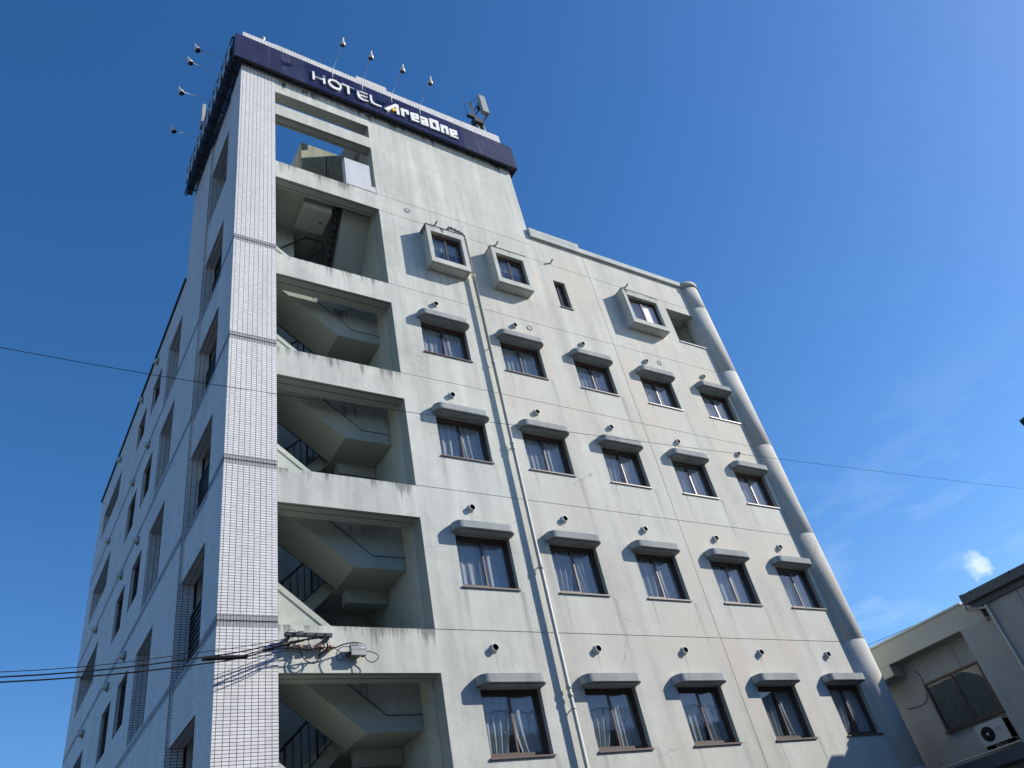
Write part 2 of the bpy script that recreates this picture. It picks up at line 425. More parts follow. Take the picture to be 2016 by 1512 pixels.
ORG = {}
C = S.collection
def build(name, mb, mats, parent=None, loc=None, bevel=0.0):
    org = Vector(loc) if loc is not None else (ORG[parent] if parent else Vector((0, 0, 0)))
    me = bpy.data.meshes.new(name)
    vs = mb.v if loc is not None else [(x - org.x, y - org.y, z - org.z) for x, y, z in mb.v]
    me.from_pydata(vs, [], mb.f)
    for m in (mats if isinstance(mats, (list, tuple)) else [mats]): me.materials.append(M[m])
    for p, mi, s in zip(me.polygons, mb.m, mb.s): p.material_index = mi; p.use_smooth = s
    uv = me.uv_layers.new(name='UVMap')
    off = org if loc is None else Vector((0, 0, 0))
    for p in me.polygons:
        n = p.normal; ax = max(range(3), key=lambda i: abs(n[i]))
        for li in p.loop_indices:
            co = me.vertices[me.loops[li].vertex_index].co + off
            uv.data[li].uv = (co.y, co.z) if ax == 0 else ((co.x, co.z) if ax == 1 else (co.x, co.y))
    o = bpy.data.objects.new(name, me)
    C.objects.link(o)
    ORG[o] = org
    if parent:
        o.parent = parent
        o.location = org - ORG[parent] if loc is not None else (0, 0, 0)
    elif loc is not None: o.location = loc
    if bevel:
        bv = o.modifiers.new('bevel', 'BEVEL'); bv.width = bevel; bv.segments = 2; bv.limit_method = 'ANGLE'; bv.angle_limit = radians(50)
    return o
def tag(o, label, cat, group=None):
    o['label'] = label; o['category'] = cat
    if group: o['group'] = group
    return o
def thing(name, loc, label, cat, group=None):
    o = bpy.data.objects.new(name, None); C.objects.link(o)
    o.location = loc; o.empty_display_size = 0.3
    ORG[o] = Vector(loc)
    return tag(o, label, cat, group)
def copy_tree(o, parent, loc):
    """copy of a part (and its sub-parts) under parent at world loc"""
    c = o.copy(); C.objects.link(c); c.parent = parent
    c.location = Vector(loc) - ORG[parent]; ORG[c] = Vector(loc)
    for ch in [k for k in ALLCH.get(o, [])]:
        d = ch.copy(); C.objects.link(d); d.parent = c
    return c
ALLCH = {}

def plate(mb, us, zs, depth, T, to3, mat, side=None):
    """relief plate on a grid. depth(u,z) -> recess depth of a cell, None = open right through"""
    us = sorted(set(round(u, 4) for u in us)); zs = sorted(set(round(z, 4) for z in zs))
    nu, nz = len(us) - 1, len(zs) - 1
    D = [[depth((us[i] + us[i + 1]) / 2, (zs[j] + zs[j + 1]) / 2) for j in range(nz)] for i in range(nu)]
    sidef = side or mat
    e = lambda d: T if d is None else d
    for i in range(nu):
        for j in range(nz):
            d = D[i][j]; uc = (us[i] + us[i + 1]) / 2; zc = (zs[j] + zs[j + 1]) / 2
            a, b, c_, f = us[i], us[i + 1], zs[j], zs[j + 1]
            if d is not None:
                mb.face([to3(a, c_, d), to3(b, c_, d), to3(b, f, d), to3(a, f, d)], mat(uc, zc, d))
                bt = max(T, d + 0.05)
                mb.face([to3(a, f, bt), to3(b, f, bt), to3(b, c_, bt), to3(a, c_, bt)], sidef(uc, zc, d))
            # sides towards +u and +z neighbours
            for (ni, nj, p, q) in ((i + 1, j, (b, c_), (b, f)), (i, j + 1, (a, f), (b, f))):
                if ni < nu and nj < nz: o = D[ni][nj]
                else: o = None if d is not None else d
                if (ni >= nu or nj >= nz) and d is None: continue
                d0, d1 = e(d), e(o) if (ni < nu and nj < nz) else T
                if abs(d0 - d1) < 1e-5: continue
                lo, hi = min(d0, d1), max(d0, d1)
                mb.face([to3(*p, lo), to3(*q, lo), to3(*q, hi), to3(*p, hi)], sidef(uc, zc, max(lo, hi)))
            if i == 0 and d is not None: mb.face([to3(a, c_, d), to3(a, f, d), to3(a, f, T), to3(a, c_, T)], sidef(uc, zc, T))
            if j == 0 and d is not None: mb.face([to3(a, c_, d), to3(b, c_, d), to3(b, c_, T), to3(a, c_, T)], sidef(uc, zc, T))
    return mb

# ------------------------------------------------------------------ ground
g = MB()
g.face([(-900, -900, 0), (900, -900, 0), (900, 900, 0), (-900, 900, 0)])
ground = build('ground', g, 'asphalt'); ground['kind'] = 'structure'

# ------------------------------------------------------------------ the hotel
HT = thing('hotel_building', (6.5, 8.0, 0.0), 'tall weathered white-grey hotel with open stair tower, tiled corner column and hooded windows', 'building')
YF = lambda u, z, d: (u, d, z)                     # facade plane y = 0
WX = [3.399, 5.579, 7.863, 10.151, 12.449]; WW = 1.222
WZ = [(1.65, 2.76), (4.552, 5.66), (7.506, 8.60), (10.402, 11.46), (13.264, 14.28)]
OPEN = [(0.9, 3.02), (3.77, 5.916), (6.67, 8.859), (9.573, 11.724), (12.448, 14.592), (15.245, 18.04), (18.68, 20.77), (21.25, 21.84)]
XR, XC = 2.704, 13.85
TT, TX = 24.30, 7.645                              # tower top, tower right edge
ZM = 19.02                                         # main parapet under its coping
GH = 0.008
grooves = [0.9] + LV[:5] + [18.01]
us = [0, XR, TX, 9.6 - 0.009, 9.6 + 0.009, XC, 12.57, 13.80, 8.045, 8.462, 7.62 + 0.0]
for x in WX: us += [x, x + WW]
zs = [0, ZM, TT, 16.25, 17.68, 17.325, 18.68 - GH, 18.68 + GH]
for a, b in WZ: zs += [a, b]
for a, b in OPEN: zs += [a, b]
for z in grooves: zs += [z - GH, z + GH]
def fdepth(x, z):
    if z > ZM and x > TX: return None
    if x < XR:
        for a, b in OPEN:
            if a < z < b: return None
    for wx in WX:
        if wx < x < wx + WW:
            for a, b in WZ:
                if a < z < b: return 0.42
    if 8.045 < x < 8.462 and 16.25 < z < 17.325: return 0.42
    if 12.57 < x < 13.80 and 16.25 < z < 17.68: return None
    if abs(x - 9.6) < 0.009 and z < ZM: return 0.012
    for gz in grooves:
        if abs(z - gz) < GH: return 0.012
    if abs(z - 18.68) < GH and x < TX: return 0.012
    return 0.0
def fmat(x, z, d): return 0
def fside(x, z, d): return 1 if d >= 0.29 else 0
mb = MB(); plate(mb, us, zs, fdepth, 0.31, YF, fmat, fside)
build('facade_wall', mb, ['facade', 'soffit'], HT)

# drip lines under the lintels of the stair openings
for a, b in OPEN[1:7]:
    for y in (0.055, 0.235):
        mb = MB(); mb.box((0.0, y, b - 0.004), (XR - 0.03, y + 0.012, b + 0.02), 0)
        build('lintel_drip_groove', mb, 'joint', HT)

# tiled corner column
mb = MB()
JC = [0.90, 3.80, 6.70, 9.60, 12.50, 15.40]
zc = [0.0]
for j in JC: zc += [j - 0.1053, j - 0.0086, j + 0.0086, j + 0.1053]
zc.append(TT + 0.06)
YK = 1.03
for i in range(len(zc) - 1):
    a, b = zc[i], zc[i + 1]; m = (a + b) / 2
    k = 0
    for j in JC:
        if abs(m - j) < 0.0086: k = 2
        elif abs(m - j) < 0.106: k = 1
    ins = 0.012 if k == 2 else 0.0
    x0, x1, y0 = -0.915 + ins, 0.0, -0.012 + ins
    mb.face([(x0, y0, a), (x1, y0, a), (x1, y0, b), (x0, y0, b)], k)
    mb.face([(x0, YK, a), (x0, y0, a), (x0, y0, b), (x0, YK, b)], (3, 4, 2)[k])
    mb.face([(x1, y0, a), (x1, YK, a), (x1, YK, b), (x1, y0, b)], 5)
    mb.face([(x1, YK, a), (x0, YK, a), (x0, YK, b), (x1, YK, b)], 3)
    if k == 2:
        for z in (a, b): mb.face([(x0 - ins, y0 - ins, z), (x1, y0 - ins, z), (x1, YK, z), (x0 - ins, YK, z)], 2)
mb.face([(-0.915, -0.012, zc[-1]), (0, -0.012, zc[-1]), (0, YK, zc[-1]), (-0.915, YK, zc[-1])], 0)
build('corner_column', mb, ['tile', 'soldier', 'joint', 'tile', 'soldier', 'stair'], HT)

# left (shaded) side wall, tiled, with deep openings; slightly splayed plan
SL = 0.019
YL = lambda u, z, d: (-0.915 - SL * u + d, u, z)
YE = 17.0
LT = [2.92, 5.83, 8.74, 11.69, 14.60, 17.55]
BB = [1.02, 3.92, 6.83, 9.73, 12.66, 15.50]
WB = [1.72, 4.65, 7.56, 10.50, 13.40, 16.52]
ST = [2.80, 5.74, 8.64, 11.44, 14.40, 17.34]
SB = [0.95, 3.86, 6.78, 9.68, 12.58, 15.46]
us = [1.03, 2.82, 4.80, 4.86, 6.42, 7.19, 8.30, 9.12, 10.26, 12.78, 15.80, YE]
zs = [0, 18.80, 24.1, 18.9, 21.1]
for L in (LT, BB, WB, ST, SB): zs += L
for j in JC: zs += [j - 0.1053, j - 0.0086, j + 0.0086, j + 0.1053]
def ldepth(y, z):
    if y > 4.80 and z > 18.80: return None
    jz = any(abs(z - j) < 0.0086 for j in JC)
    if y < 2.82:
        for a, b in zip(SB, ST):
            if a < z < b: return None
        if 18.9 < z < 21.1: return 0.85
        return 0.06 if jz else 0.05
    for k in range(6):
        if 4.86 < y < 6.42 and BB[k] < z < LT[k]: return 1.0
        if 12.78 < y < 15.80 and WB[k] < z < LT[k]: return 1.1
        if 7.19 < y < 8.30 and WB[k] < z < LT[k] - 0.02: return 0.32
        if 9.12 < y < 10.26 and WB[k] < z < LT[k] + 0.02: return 0.32
    return 0.012 if jz else 0.0
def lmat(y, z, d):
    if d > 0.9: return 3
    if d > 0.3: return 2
    for j in JC:
        if abs(z - j) < 0.0086: return 2
        if abs(z - j) < 0.106: return 1
    return 0
def lside(y, z, d): return 0
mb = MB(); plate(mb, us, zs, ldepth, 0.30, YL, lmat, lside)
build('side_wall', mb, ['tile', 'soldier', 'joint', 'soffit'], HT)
# black flashing along the top of the side wall
mb = MB()
mb.hexa([YL(4.82, 18.80, -0.05), YL(4.82, 18.80, 0.3), YL(YE + 0.05, 18.80, 0.3), YL(YE + 0.05, 18.80, -0.05),
         YL(4.82, 18.89, -0.05), YL(4.82, 18.89, 0.3), YL(YE + 0.05, 18.89, 0.3), YL(YE + 0.05, 18.89, -0.05)])
build('roof_flashing', mb, 'flash', HT)

# remaining outer walls and roofs
mb = MB()
mb.box((14.30, 0.45, 0), (14.60, YE, 19.0))
mb.box((-1.23, YE - 0.3, 0), (14.60, YE + 0.002, 18.79))
build('rear_wall', mb, 'render_plain', HT)
mb = MB()
mb.box((TX - 0.30, 0.31, 18.6), (TX, 4.80, TT - 0.15))
mb.box((-0.69, 4.50, 18.4), (TX - 0.30, 4.80, TT - 0.15))
build('tower_wall', mb, 'render_plain', HT)
mb = MB(); mb.box((-0.60, 0.31, 18.25), (14.30, YE - 0.3, 18.50))
build('roof_slab', mb, 'roofing', HT)
# tiled parapet band of the tower, above the sign
mb = MB()
za, zb = TT + 0.002, TT + 0.08
mb.hexa([(-0.0, -0.012, za), (TX, -0.012, za - 0.16), (TX, 0.20, za - 0.16), (-0.0, 0.20, za), (-0.0, -0.012, zb), (TX, -0.012, zb - 0.20), (TX, 0.20, zb - 0.20), (-0.0, 0.20, zb)], 0)
build('tower_parapet', mb, ['tile'], HT)
mb = MB()
mb.face([(0.0, -0.014, 23.0), (TX + 0.004, -0.014, 23.0), (TX + 0.004, -0.014, TT), (0.0, -0.014, TT)])
mb.face([(TX + 0.004, -0.014, 23.0), (TX + 0.004, 4.8, 23.0), (TX + 0.004, 4.8, TT), (TX + 0.004, -0.014, TT)])
build('parapet_tiles', mb, 'tile', HT)

# coping of the main roof along the facade, with its raised stretch
mb = MB()
mb.box((TX + 0.004, -0.085, ZM + 0.003), (13.84, 0.33, ZM + 0.205))
build('roof_coping', mb, 'render_plain', HT, bevel=0.012)
mb = MB()
mb.box((TX + 0.004, -0.088, ZM + 0.208), (9.50, 0.33, ZM + 0.375))
build('raised_coping', mb, 'render_plain', HT, bevel=0.012)

# round pilaster on the right corner
mb = MB()
segs = [0.0, 0.9] + LV[:5] + [18.01, ZM - 0.02]
for a, b in zip(segs[:-1], segs[1:]):
    mb.lathe([(0.437, a), (0.44, a + 0.003), (0.44, b - 0.001), (0.437, b)], (14.2, 0.2, 0), (0, 0, 1), 0, 48)
mb.lathe([(0.425, ZM - 0.03), (0.425, ZM + 0.02)], (14.2, 0.2, 0), (0, 0, 1), 0, 48)
mb.lathe([(0.3, ZM + 0.01), (0.475, ZM + 0.01), (0.475, ZM + 0.20), (0.0, ZM + 0.22)], (14.2, 0.2, 0), (0, 0, 1), 0, 48)
build('round_pilaster', mb, 'pilaster', HT)

# little balcony behind the corner opening
mb = MB()
mb.box((12.30, 0.31, 16.05), (14.3, 1.80, 16.22)); mb.box((12.30, 0.31, 17.75), (14.3, 1.80, 17.92))
mb.box((12.30, 1.80, 16.05), (14.3, 1.95, 17.92)); mb.box((12.35, 0.31, 16.22), (12.47, 1.80, 17.75))
mb.box((12.60, 0.34, 17.70), (14.3, 0.60, 17.748)); mb.box((13.84, 0.5, 16.22), (14.29, 1.79, 17.74))
build('corner_balcony', mb, 'soffit', HT)
mb = MB(); mb.box((12.575, -0.03, 16.205), (13.80, 0.30, 16.252))
build('balcony_sill', mb, 'upstand', HT)

# ------------------------------------------------------------------ windows
def ring(mb, x0, x1, z0, z1, w, y0, y1, mi=0, wb=None, wt=None):
    wb = wb or w; wt = wt or w
    mb.box((x0, y0, z0), (x0 + w, y1, z1), mi); mb.box((x1 - w, y0, z0), (x1, y1, z1), mi)
    mb.box((x0 + w, y0, z0), (x1 - w, y1, z0 + wb), mi); mb.box((x0 + w, y0, z1 - wt), (x1 - w, y1, z1), mi)

def curtain_mb(w, h, rnd, panels, y0):
    mb = MB()
    for (t0, t1, b0, b1) in panels:
        n, m = 56, 10
        ph = rnd.random() * 6; fr = rnd.uniform(3.2, 5.5)
        b = len(mb.v)
        for j in range(m + 1):
            s = j / m                        # 0 top, 1 bottom
            bend = s * s
            for i in range(n + 1):
                q = i / n
                x = (t0 + (t1 - t0) * q) * (1 - bend) + (b0 + (b1 - b0) * q) * bend
                amp = 0.013 + 0.010 * s
                y = y0 + amp * sin(fr * 2 * pi * q + ph + 0.4 * sin(3 * s)) + 0.008 * sin(2.7 * fr * q * 2 + ph * 2)
                mb.v.append((x, y, h - h * s))
        for j in range(m):
            for i in range(n):
                a = b + j * (n + 1) + i
                mb.f.append((a, a + 1, a + n + 2, a + n + 1)); mb.m.append(0); mb.s.append(True)
    return mb

def window_proto(w, h, panels, seed, depth=0.10, sill=True, cloud_refl=False, blind=False):
    """sliding window: local origin = lower left corner on the wall plane"""
    rnd = random.Random(seed)
    mb = MB()
    ring(mb, 0.0, w, 0.0, h, 0.032, depth, depth + 0.09, 0, 0.03, 0.05)
    o = build('window', mb, 'frame', HT, loc=(0, 0, 0))
    kids = []
    half = w / 2
    for k, (a, b, yy) in enumerate(((0.032, half + 0.02, depth + 0.012), (half - 0.02, w - 0.032, depth + 0.045))):
        mb = MB(); ring(mb, a, b, 0.032, h - 0.05, 0.038, yy, yy + 0.028, 0, 0.062, 0.04)
        s_ = build('sash', mb, 'frame', o); s_.location = (0, 0, 0); kids.append(s_)
        mb = MB(); y = yy + 0.014
        mb.face([(a + 0.035, y, 0.09), (b - 0.035, y, 0.09), (b - 0.035, y, h - 0.088), (a + 0.035, y, h - 0.088)])
        kids.append(build('pane', mb, 'cloud_refl' if (cloud_refl and k == 1) else 'glass', o))
    mb = curtain_mb(w, h - 0.06, rnd, panels, depth + 0.10)
    c_ = build('curtain', mb, 'curtain', o); kids.append(c_)
    if blind:
        mb = MB()
        for i in range(9):
            x = 0.05 + i * (w - 0.1) / 9
            mb.box((x, depth + 0.11, 0.05), (x + (w - 0.1) / 9 - 0.012, depth + 0.115, h * 0.52))
        kids.append(build('slatted_blind', mb, 'blind', o))
    if sill:
        mb = MB(); mb.box((-0.022, -0.03, -0.032), (w + 0.022, depth + 0.10, -0.002)); mb.box((0.0, depth - 0.02, -0.001), (w, depth + 0.1, 0.02))
        kids.append(build('sill', mb, 'sill', o))
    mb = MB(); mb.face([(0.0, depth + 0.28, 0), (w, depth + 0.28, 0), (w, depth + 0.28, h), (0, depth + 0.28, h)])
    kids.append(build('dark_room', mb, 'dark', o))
    ALLCH[o] = kids
    return o
W = WW
FULL = [(0.0, W * 0.50, 0.0, W * 0.50), (W * 0.50, W, W * 0.50, W)]
PAN = [FULL,
       [(0.0, W * 0.49, 0.0, W * 0.44), (W * 0.51, W, W * 0.56, W)],
       [(0.0, W * 0.50, 0.0, W * 0.38), (W * 0.50, W, W * 0.62, W)],
       [(0.0, W * 0.52, 0.0, W * 0.30), (W * 0.52, W, W * 0.50, W * 0.98)],
       [(0.0, W * 0.50, W * 0.16, W * 0.46), (W * 0.50, W, W * 0.56, W * 0.86)]]
rowp = [4, 3, 1, 1, 0]
for r, (z0, z1) in enumerate(WZ):
    for k, x in enumerate(WX):
        if k == 0:
            P_ = [window_proto(WW, z1 - z0, PAN[q], 31 * r + q) for q in ((rowp[r]), (rowp[r] + 1) % 5 if r > 1 else (2, 2)[r % 2], 0 if r > 1 else 1)]
            for p in P_: p['used'] = 0
        src = P_[(k * 2 + r) % 3]
        if not src['used']:
            src['used'] = 1; src.location = Vector((x, 0, z0)) - ORG[HT]; ORG[src] = Vector((x, 0, z0))
        else: copy_tree(src, HT, (x, 0, z0))
    for p in P_:
        if not p['used']:
            for kx in ALLCH[p]: bpy.data.objects.remove(kx)
            bpy.data.objects.remove(p)
for o in C.objects:
    if 'used' in o: del o['used']

# canopies (thick rounded hoods) over the windows
def rounded(x0, x1, y0, y1, r, n=7):
    pts = [(x0, y1), ]
    for k in range(n + 1):
        a = pi + (pi / 2) * k / n
        pts.append((x0 + r + r * cos(a), y0 + r + r * sin(a)))
    for k in range(n + 1):
        a = 1.5 * pi + (pi / 2) * k / n
        pts.append((x1 - r + r * cos(a), y0 + r + r * sin(a)))
    pts.append((x1, y1))
    return pts
def canopy_mb():
    mb = MB()
    H = 0.165
    P0 = rounded(-0.075, WW + 0.068, -0.235, 0.0, 0.17)
    mb.prism(P0, lambda u, v, d: (u, v, d), 0.018, H, 0, smooth=True)
    P1 = rounded(-0.062, WW + 0.055, -0.222, 0.0, 0.16)
    mb.prism(P1, lambda u, v, d: (u, v, d), 0.006, 0.019, 0, smooth=True)
    P2 = rounded(-0.03, WW + 0.022, -0.188, 0.0, 0.13)
    mb.prism(P2, lambda u, v, d: (u, v, d), 0.001, 0.007, 1)
    P3 = rounded(-0.022, WW + 0.014, -0.178, 0.0, 0.125)
    mb.prism(P3, lambda u, v, d: (u, v, d), -0.004, 0.0015, 0)
    for x in (0.06, WW - 0.06): mb.lathe([(0.014, -0.006), (0.0, -0.0062)], (x, -0.11, 0), (0, 0, 1), 1, 10)
    return mb
can0 = build('canopy', canopy_mb(), ['canopy', 'joint'], HT, loc=(0, 0, 0), bevel=0.006)
first = True
for (z0, z1) in WZ:
    for x in WX:
        if first:
            can0.location = Vector((x, 0, z1)) - ORG[HT]; ORG[can0] = Vector((x, 0, z1)); first = False
        else: copy_tree(can0, HT, (x, 0, z1))

# narrow window of the top floor
nw = window_proto(0.417, 1.075, [(0.0, 0.40, 0.0, 0.40)], 5)
nw.location = Vector((8.045, 0, 16.25)) - ORG[HT]

# projecting box windows of the top floor
def bay(x0, x1, z0, z1, cloud_refl, seed):
    w = x1 - x0
    T_ = 0.115; D = 0.33
    mb = MB()
    l = lambda a, b: mb.box(a, b, 0)
    l((0, -D, 0), (T_, 0, z1 - z0)); l((w - T_, -D, 0), (w, 0, z1 - z0))
    l((T_, -D, 0), (w - T_, 0, T_ + 0.05)); l((T_, -D, z1 - z0 - T_ - 0.10), (w - T_, 0, z1 - z0))
    o = build('bay_window', mb, 'bay', HT, loc=(0, 0, 0), bevel=0.006)
    mb = MB()
    for y in (-D + 0.05, -0.035): mb.box((0.06, y, -0.0035), (w - 0.06, y + 0.008, 0.004))
    for x in (0.06, w - 0.068): mb.box((x, -D + 0.05, -0.0035), (x + 0.008, -0.03, 0.004))
    build('drip_groove', mb, 'joint', o)
    mb = MB(); mb.box((-0.012, -D - 0.012, z1 - z0 + 0.001), (w + 0.012, 0, z1 - z0 + 0.018))
    build('top_flashing', mb, 'flash', o)
    ww, hh = w - 2 * T_, z1 - z0 - 2 * T_ - 0.15
    # window inside the box: built as its own sub-parts
    yb = -D + 0.10; zb0 = T_ + 0.05
    mb = MB(); ring(mb, T_, w - T_, zb0, zb0 + hh, 0.03, yb, yb + 0.08, 0, 0.03, 0.05)
    half = w / 2
    build('window_frame', mb, 'frame', o)
    for k, (a, b, yy) in enumerate(((T_ + 0.03, half + 0.02, yb + 0.012), (half - 0.02, w - T_ - 0.03, yb + 0.042))):
        mb = MB(); ring(mb, a, b, zb0 + 0.03, zb0 + hh - 0.05, 0.036, yy, yy + 0.026, 0, 0.045, 0.04)
        build('sash', mb, 'frame', o)
        mb = MB(); y = yy + 0.012
        mb.face([(a + 0.03, y, zb0 + 0.06), (b - 0.03, y, zb0 + 0.06), (b - 0.03, y, zb0 + hh - 0.08), (a + 0.03, y, zb0 + hh - 0.08)])
        build('pane', mb, 'cloud_refl' if (cloud_refl and k == 1) else 'glass', o)
    mb = curtain_mb(ww, hh, random.Random(seed), [(0, ww * 0.5, 0, ww * 0.48), (ww * 0.5, ww, ww * 0.52, ww)], yb + 0.14)
    mb.v = [(x + T_, y, z + zb0) for x, y, z in mb.v]
    build('curtain', mb, 'curtain', o)
    if not cloud_refl:
        mb = MB(); n = 8
        for i in range(n):
            x = T_ + 0.04 + i * (ww - 0.08) / n
            mb.box((x, yb + 0.10, zb0 + 0.04), (x + (ww - 0.08) / n - 0.012, yb + 0.106, zb0 + hh * 0.5))
        build('slatted_blind', mb, 'blind', o)
    o.location = Vector((x0, 0, z0)) - ORG[HT]
    return o
bay(3.83, 4.965, 16.165, 17.59, False, 3)
bay(5.80, 6.93, 16.15, 17.53, False, 4)
bay(10.44, 11.87, 16.13, 17.52, True, 8)

# round vent pipes
def vent_mb(r, L):
    mb = MB()
    mb.lathe([(r * 1.3, 0.0), (r * 1.3, -0.008), (r * 1.02, -0.012), (r, -L), (r * 0.90, -L), (r * 0.90, -L + 0.004)], (0, 0, 0), (0, 1, 0), 0, 22)
    mb.lathe([(r * 0.90, -L + 0.004), (r * 0.88, -0.012), (0.0, -0.011)], (0, 0, 0), (0, 1, 0), 1, 22)
    # hood lip
    return mb
def back(x0, z0, y):                       # slide a sight line from the wall out to y
    k = -y / 11.398
    return (x0 - k * (x0 + 3.601), z0 - k * (z0 - 1.599))
v0 = build('vent_pipe', vent_mb(0.066, 0.075), ['cap', 'black'], HT, loc=(0, 0, 0)); first = True
VR = [[(3.883, 6.39), (6.203, 6.406), (8.489, 6.409), (10.783, 6.395), (13.095, 6.379)],
      [(3.932, 9.258), (6.226, 9.261), (8.493, 9.248), (10.777, 9.237), (13.081, 9.199)],
      [(3.955, 12.159), (6.237, 12.162), (8.495, 12.16), (10.777, 12.133), (13.091, 12.139)],
      [(3.955, 15.026), (6.261, 15.022), (8.471, 14.999), (10.765, 14.986), (13.07, 14.99)],
      [(3.883, 3.49), (6.203, 3.506), (8.489, 3.509), (10.783, 3.495), (13.095, 3.479)]]
for row in VR:
    for x, z in row:
        x, z = back(x, z, -0.11)
        if first: v0.location = Vector((x, 0, z)) - ORG[HT]; first = False
        else: copy_tree(v0, HT, (x, 0, z))
v1 = build('drain_spout', MB().lathe([(0.03, 0), (0.03, -0.15), (0.024, -0.15), (0.024, -0.13), (0, -0.13)], (0, 0, 0), (0, 1, -0.15), 0, 12), 'cap', HT, loc=(0, 0, 0)); first = True
for x, z in [(4.432, 18.3), (6.383, 18.279), (8.304, 18.283), (11.224, 18.289)]:
    x, z = back(x, z, -0.13)
    if first: v1.location = Vector((x, 0, z)) - ORG[HT]; first = False
    else: copy_tree(v1, HT, (x, 0, z))
mb = MB()
mb.lathe([(0.072, 0), (0.080, -0.002), (0.080, -0.012), (0.064, -0.012), (0.064, -0.003)], (0, 0, 0), (0, 1, 0), 1, 26)
mb.lathe([(0.064, -0.005), (0.0, -0.005)], (0, 0, 0), (0, 1, 0), 0, 26)
d0 = build('vent_ring', mb, ['facade', 'darksteel'], HT, loc=(0, 0, 0)); first = True
for x, z in [(3.549, 18.376), (6.671, 14.984), (11.212, 14.978)]:
    if first: d0.location = Vector((x, 0, z)) - ORG[HT]; first = False
    else: copy_tree(d0, HT, (x, 0, z))

# downpipe
mb = MB()
PX, PY = 5.165, -0.10
path = [(4.70, 0.0, 18.02), (4.70, -0.05, 18.06), (4.72, -0.09, 18.08), (4.78, PY, 18.08), (5.07, PY, 18.02), (5.13, PY, 17.98), (PX, PY, 17.90)]
mb.tube(path, 0.042, 0, 14)
mb.tube([(PX, PY, 17.92), (PX, PY, 0.0)], 0.040, 0, 16)
for z in (17.78, 16.30, 13.30, 10.95, 10.8, 7.95, 5.62, 5.48, 2.5): mb.lathe([(0.040, -0.04), (0.052, -0.03), (0.052, 0.03), (0.040, 0.04)], (PX, PY, z), (0, 0, 1), 0, 16)
for p in ((4.80, PY, 18.075), (4.92, PY, 18.05), (5.04, PY, 18.025)): mb.lathe([(0.042, -0.02), (0.052, -0.015), (0.052, 0.015), (0.042, 0.02)], p, (1, 0, -0.2), 0, 14)
dp = build('downpipe', mb, 'pipe', HT)
for z in (17.3, 13.8, 10.86, 8.0, 5.25, 2.6):
    mb = MB(); mb.tube([(PX - 0.0, PY, z), (PX, 0.0, z)], 0.011, 0, 8)
    mb.lathe([(0.043, -0.014), (0.047, -0.014), (0.047, 0.014), (0.043, 0.014)], (PX, PY, z), (0, 0, 1), 0, 16)
    build('pipe_bracket', mb, 'steel', dp)

# sleeve hoods on the shaded side
def hood_mb():
    mb = MB()
    mb.lathe([(0.0, -0.16), (0.03, -0.155), (0.075, -0.11), (0.10, -0.04), (0.105, 0.0)], (0, 0, 0), (1, 0, 0), 0, 20)
    mb.lathe([(0.108, -0.035), (0.122, -0.03), (0.122, -0.022), (0.108, -0.018)], (0, 0, 0), (1, 0, 0), 1, 20)
    return mb
h0 = build('vent_hood', hood_mb(), ['cap', 'darksteel'], HT, loc=(0, 0, 0)); first = True
for y, z in [(7.98, 18.38), (10.08, 18.48), (13.37, 18.35), (7.84, 15.19), (9.75, 15.15), (13.37, 15.21), (7.79, 12.21), (9.82, 12.26), (13.4, 12.28),
             (7.78, 9.25), (9.77, 9.27), (13.14, 9.24), (7.78, 6.35), (9.77, 6.36), (13.3, 6.33)]:
    p = YL(y, z, 0)
    if first: h0.location = Vector(p) - ORG[HT]; first = False
    else: copy_tree(h0, HT, p)

# side windows (dark sliding lights in the tiled reveals)
def side_window(w, h):
    mb = MB()
    def rg(a, b, c_, d, t, x0, x1):
        mb.box((x0, a, c_), (x1, a + t, d)); mb.box((x0, b - t, c_), (x1, b, d))
        mb.box((x0, a + t, c_), (x1, b - t, c_ + t)); mb.box((x0, a + t, d - t), (x1, b - t, d))
    rg(0, w, 0, h, 0.04, 0.05, 0.14); rg(0.04, w / 2 + 0.02, 0.04, h - 0.04, 0.035, 0.07, 0.10); rg(w / 2 - 0.02, w - 0.04, 0.04, h - 0.04, 0.035, 0.10, 0.13)
    o = build('side_window', mb, 'frame', HT, loc=(0, 0, 0))
    mb = MB(); mb.face([(0.11, 0.05, 0.05), (0.11, w - 0.05, 0.05), (0.11, w - 0.05, h - 0.05), (0.11, 0.05, h - 0.05)])
    k1 = build('pane', mb, 'glass_side', o)
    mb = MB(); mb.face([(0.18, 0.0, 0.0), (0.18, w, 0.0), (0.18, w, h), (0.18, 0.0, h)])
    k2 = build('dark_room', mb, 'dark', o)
    ALLCH[o] = [k1, k2]
    return o
for k in range(6):
    for j, (y0, y1, dz) in enumerate(((7.19, 8.30, -0.02), (9.12, 10.26, 0.02))):
        if k == 0:
            if j == 0: SW = []
            SW.append(side_window(y1 - y0, LT[1] - WB[1]))
            SW[-1].location = Vector(YL(y0, WB[0], 0)) - ORG[HT]
        else: copy_tree(SW[j], HT, YL(y0, WB[k], 0))

# back of the deep side recesses: dark doors behind the balconies
mb = MB()
for k in range(6):
    for (y0, y1, b, dd) in ((4.95, 6.3, BB[k], 1.0), (12.9, 15.7, WB[k], 1.1)):
        p = YL(y0, b + 0.05, dd - 0.012)
        mb.box((p[0], y0, b + 0.02), (p[0] + 0.01, y1, LT[k] - 0.12))
build('balcony_door', mb, 'dark', HT)

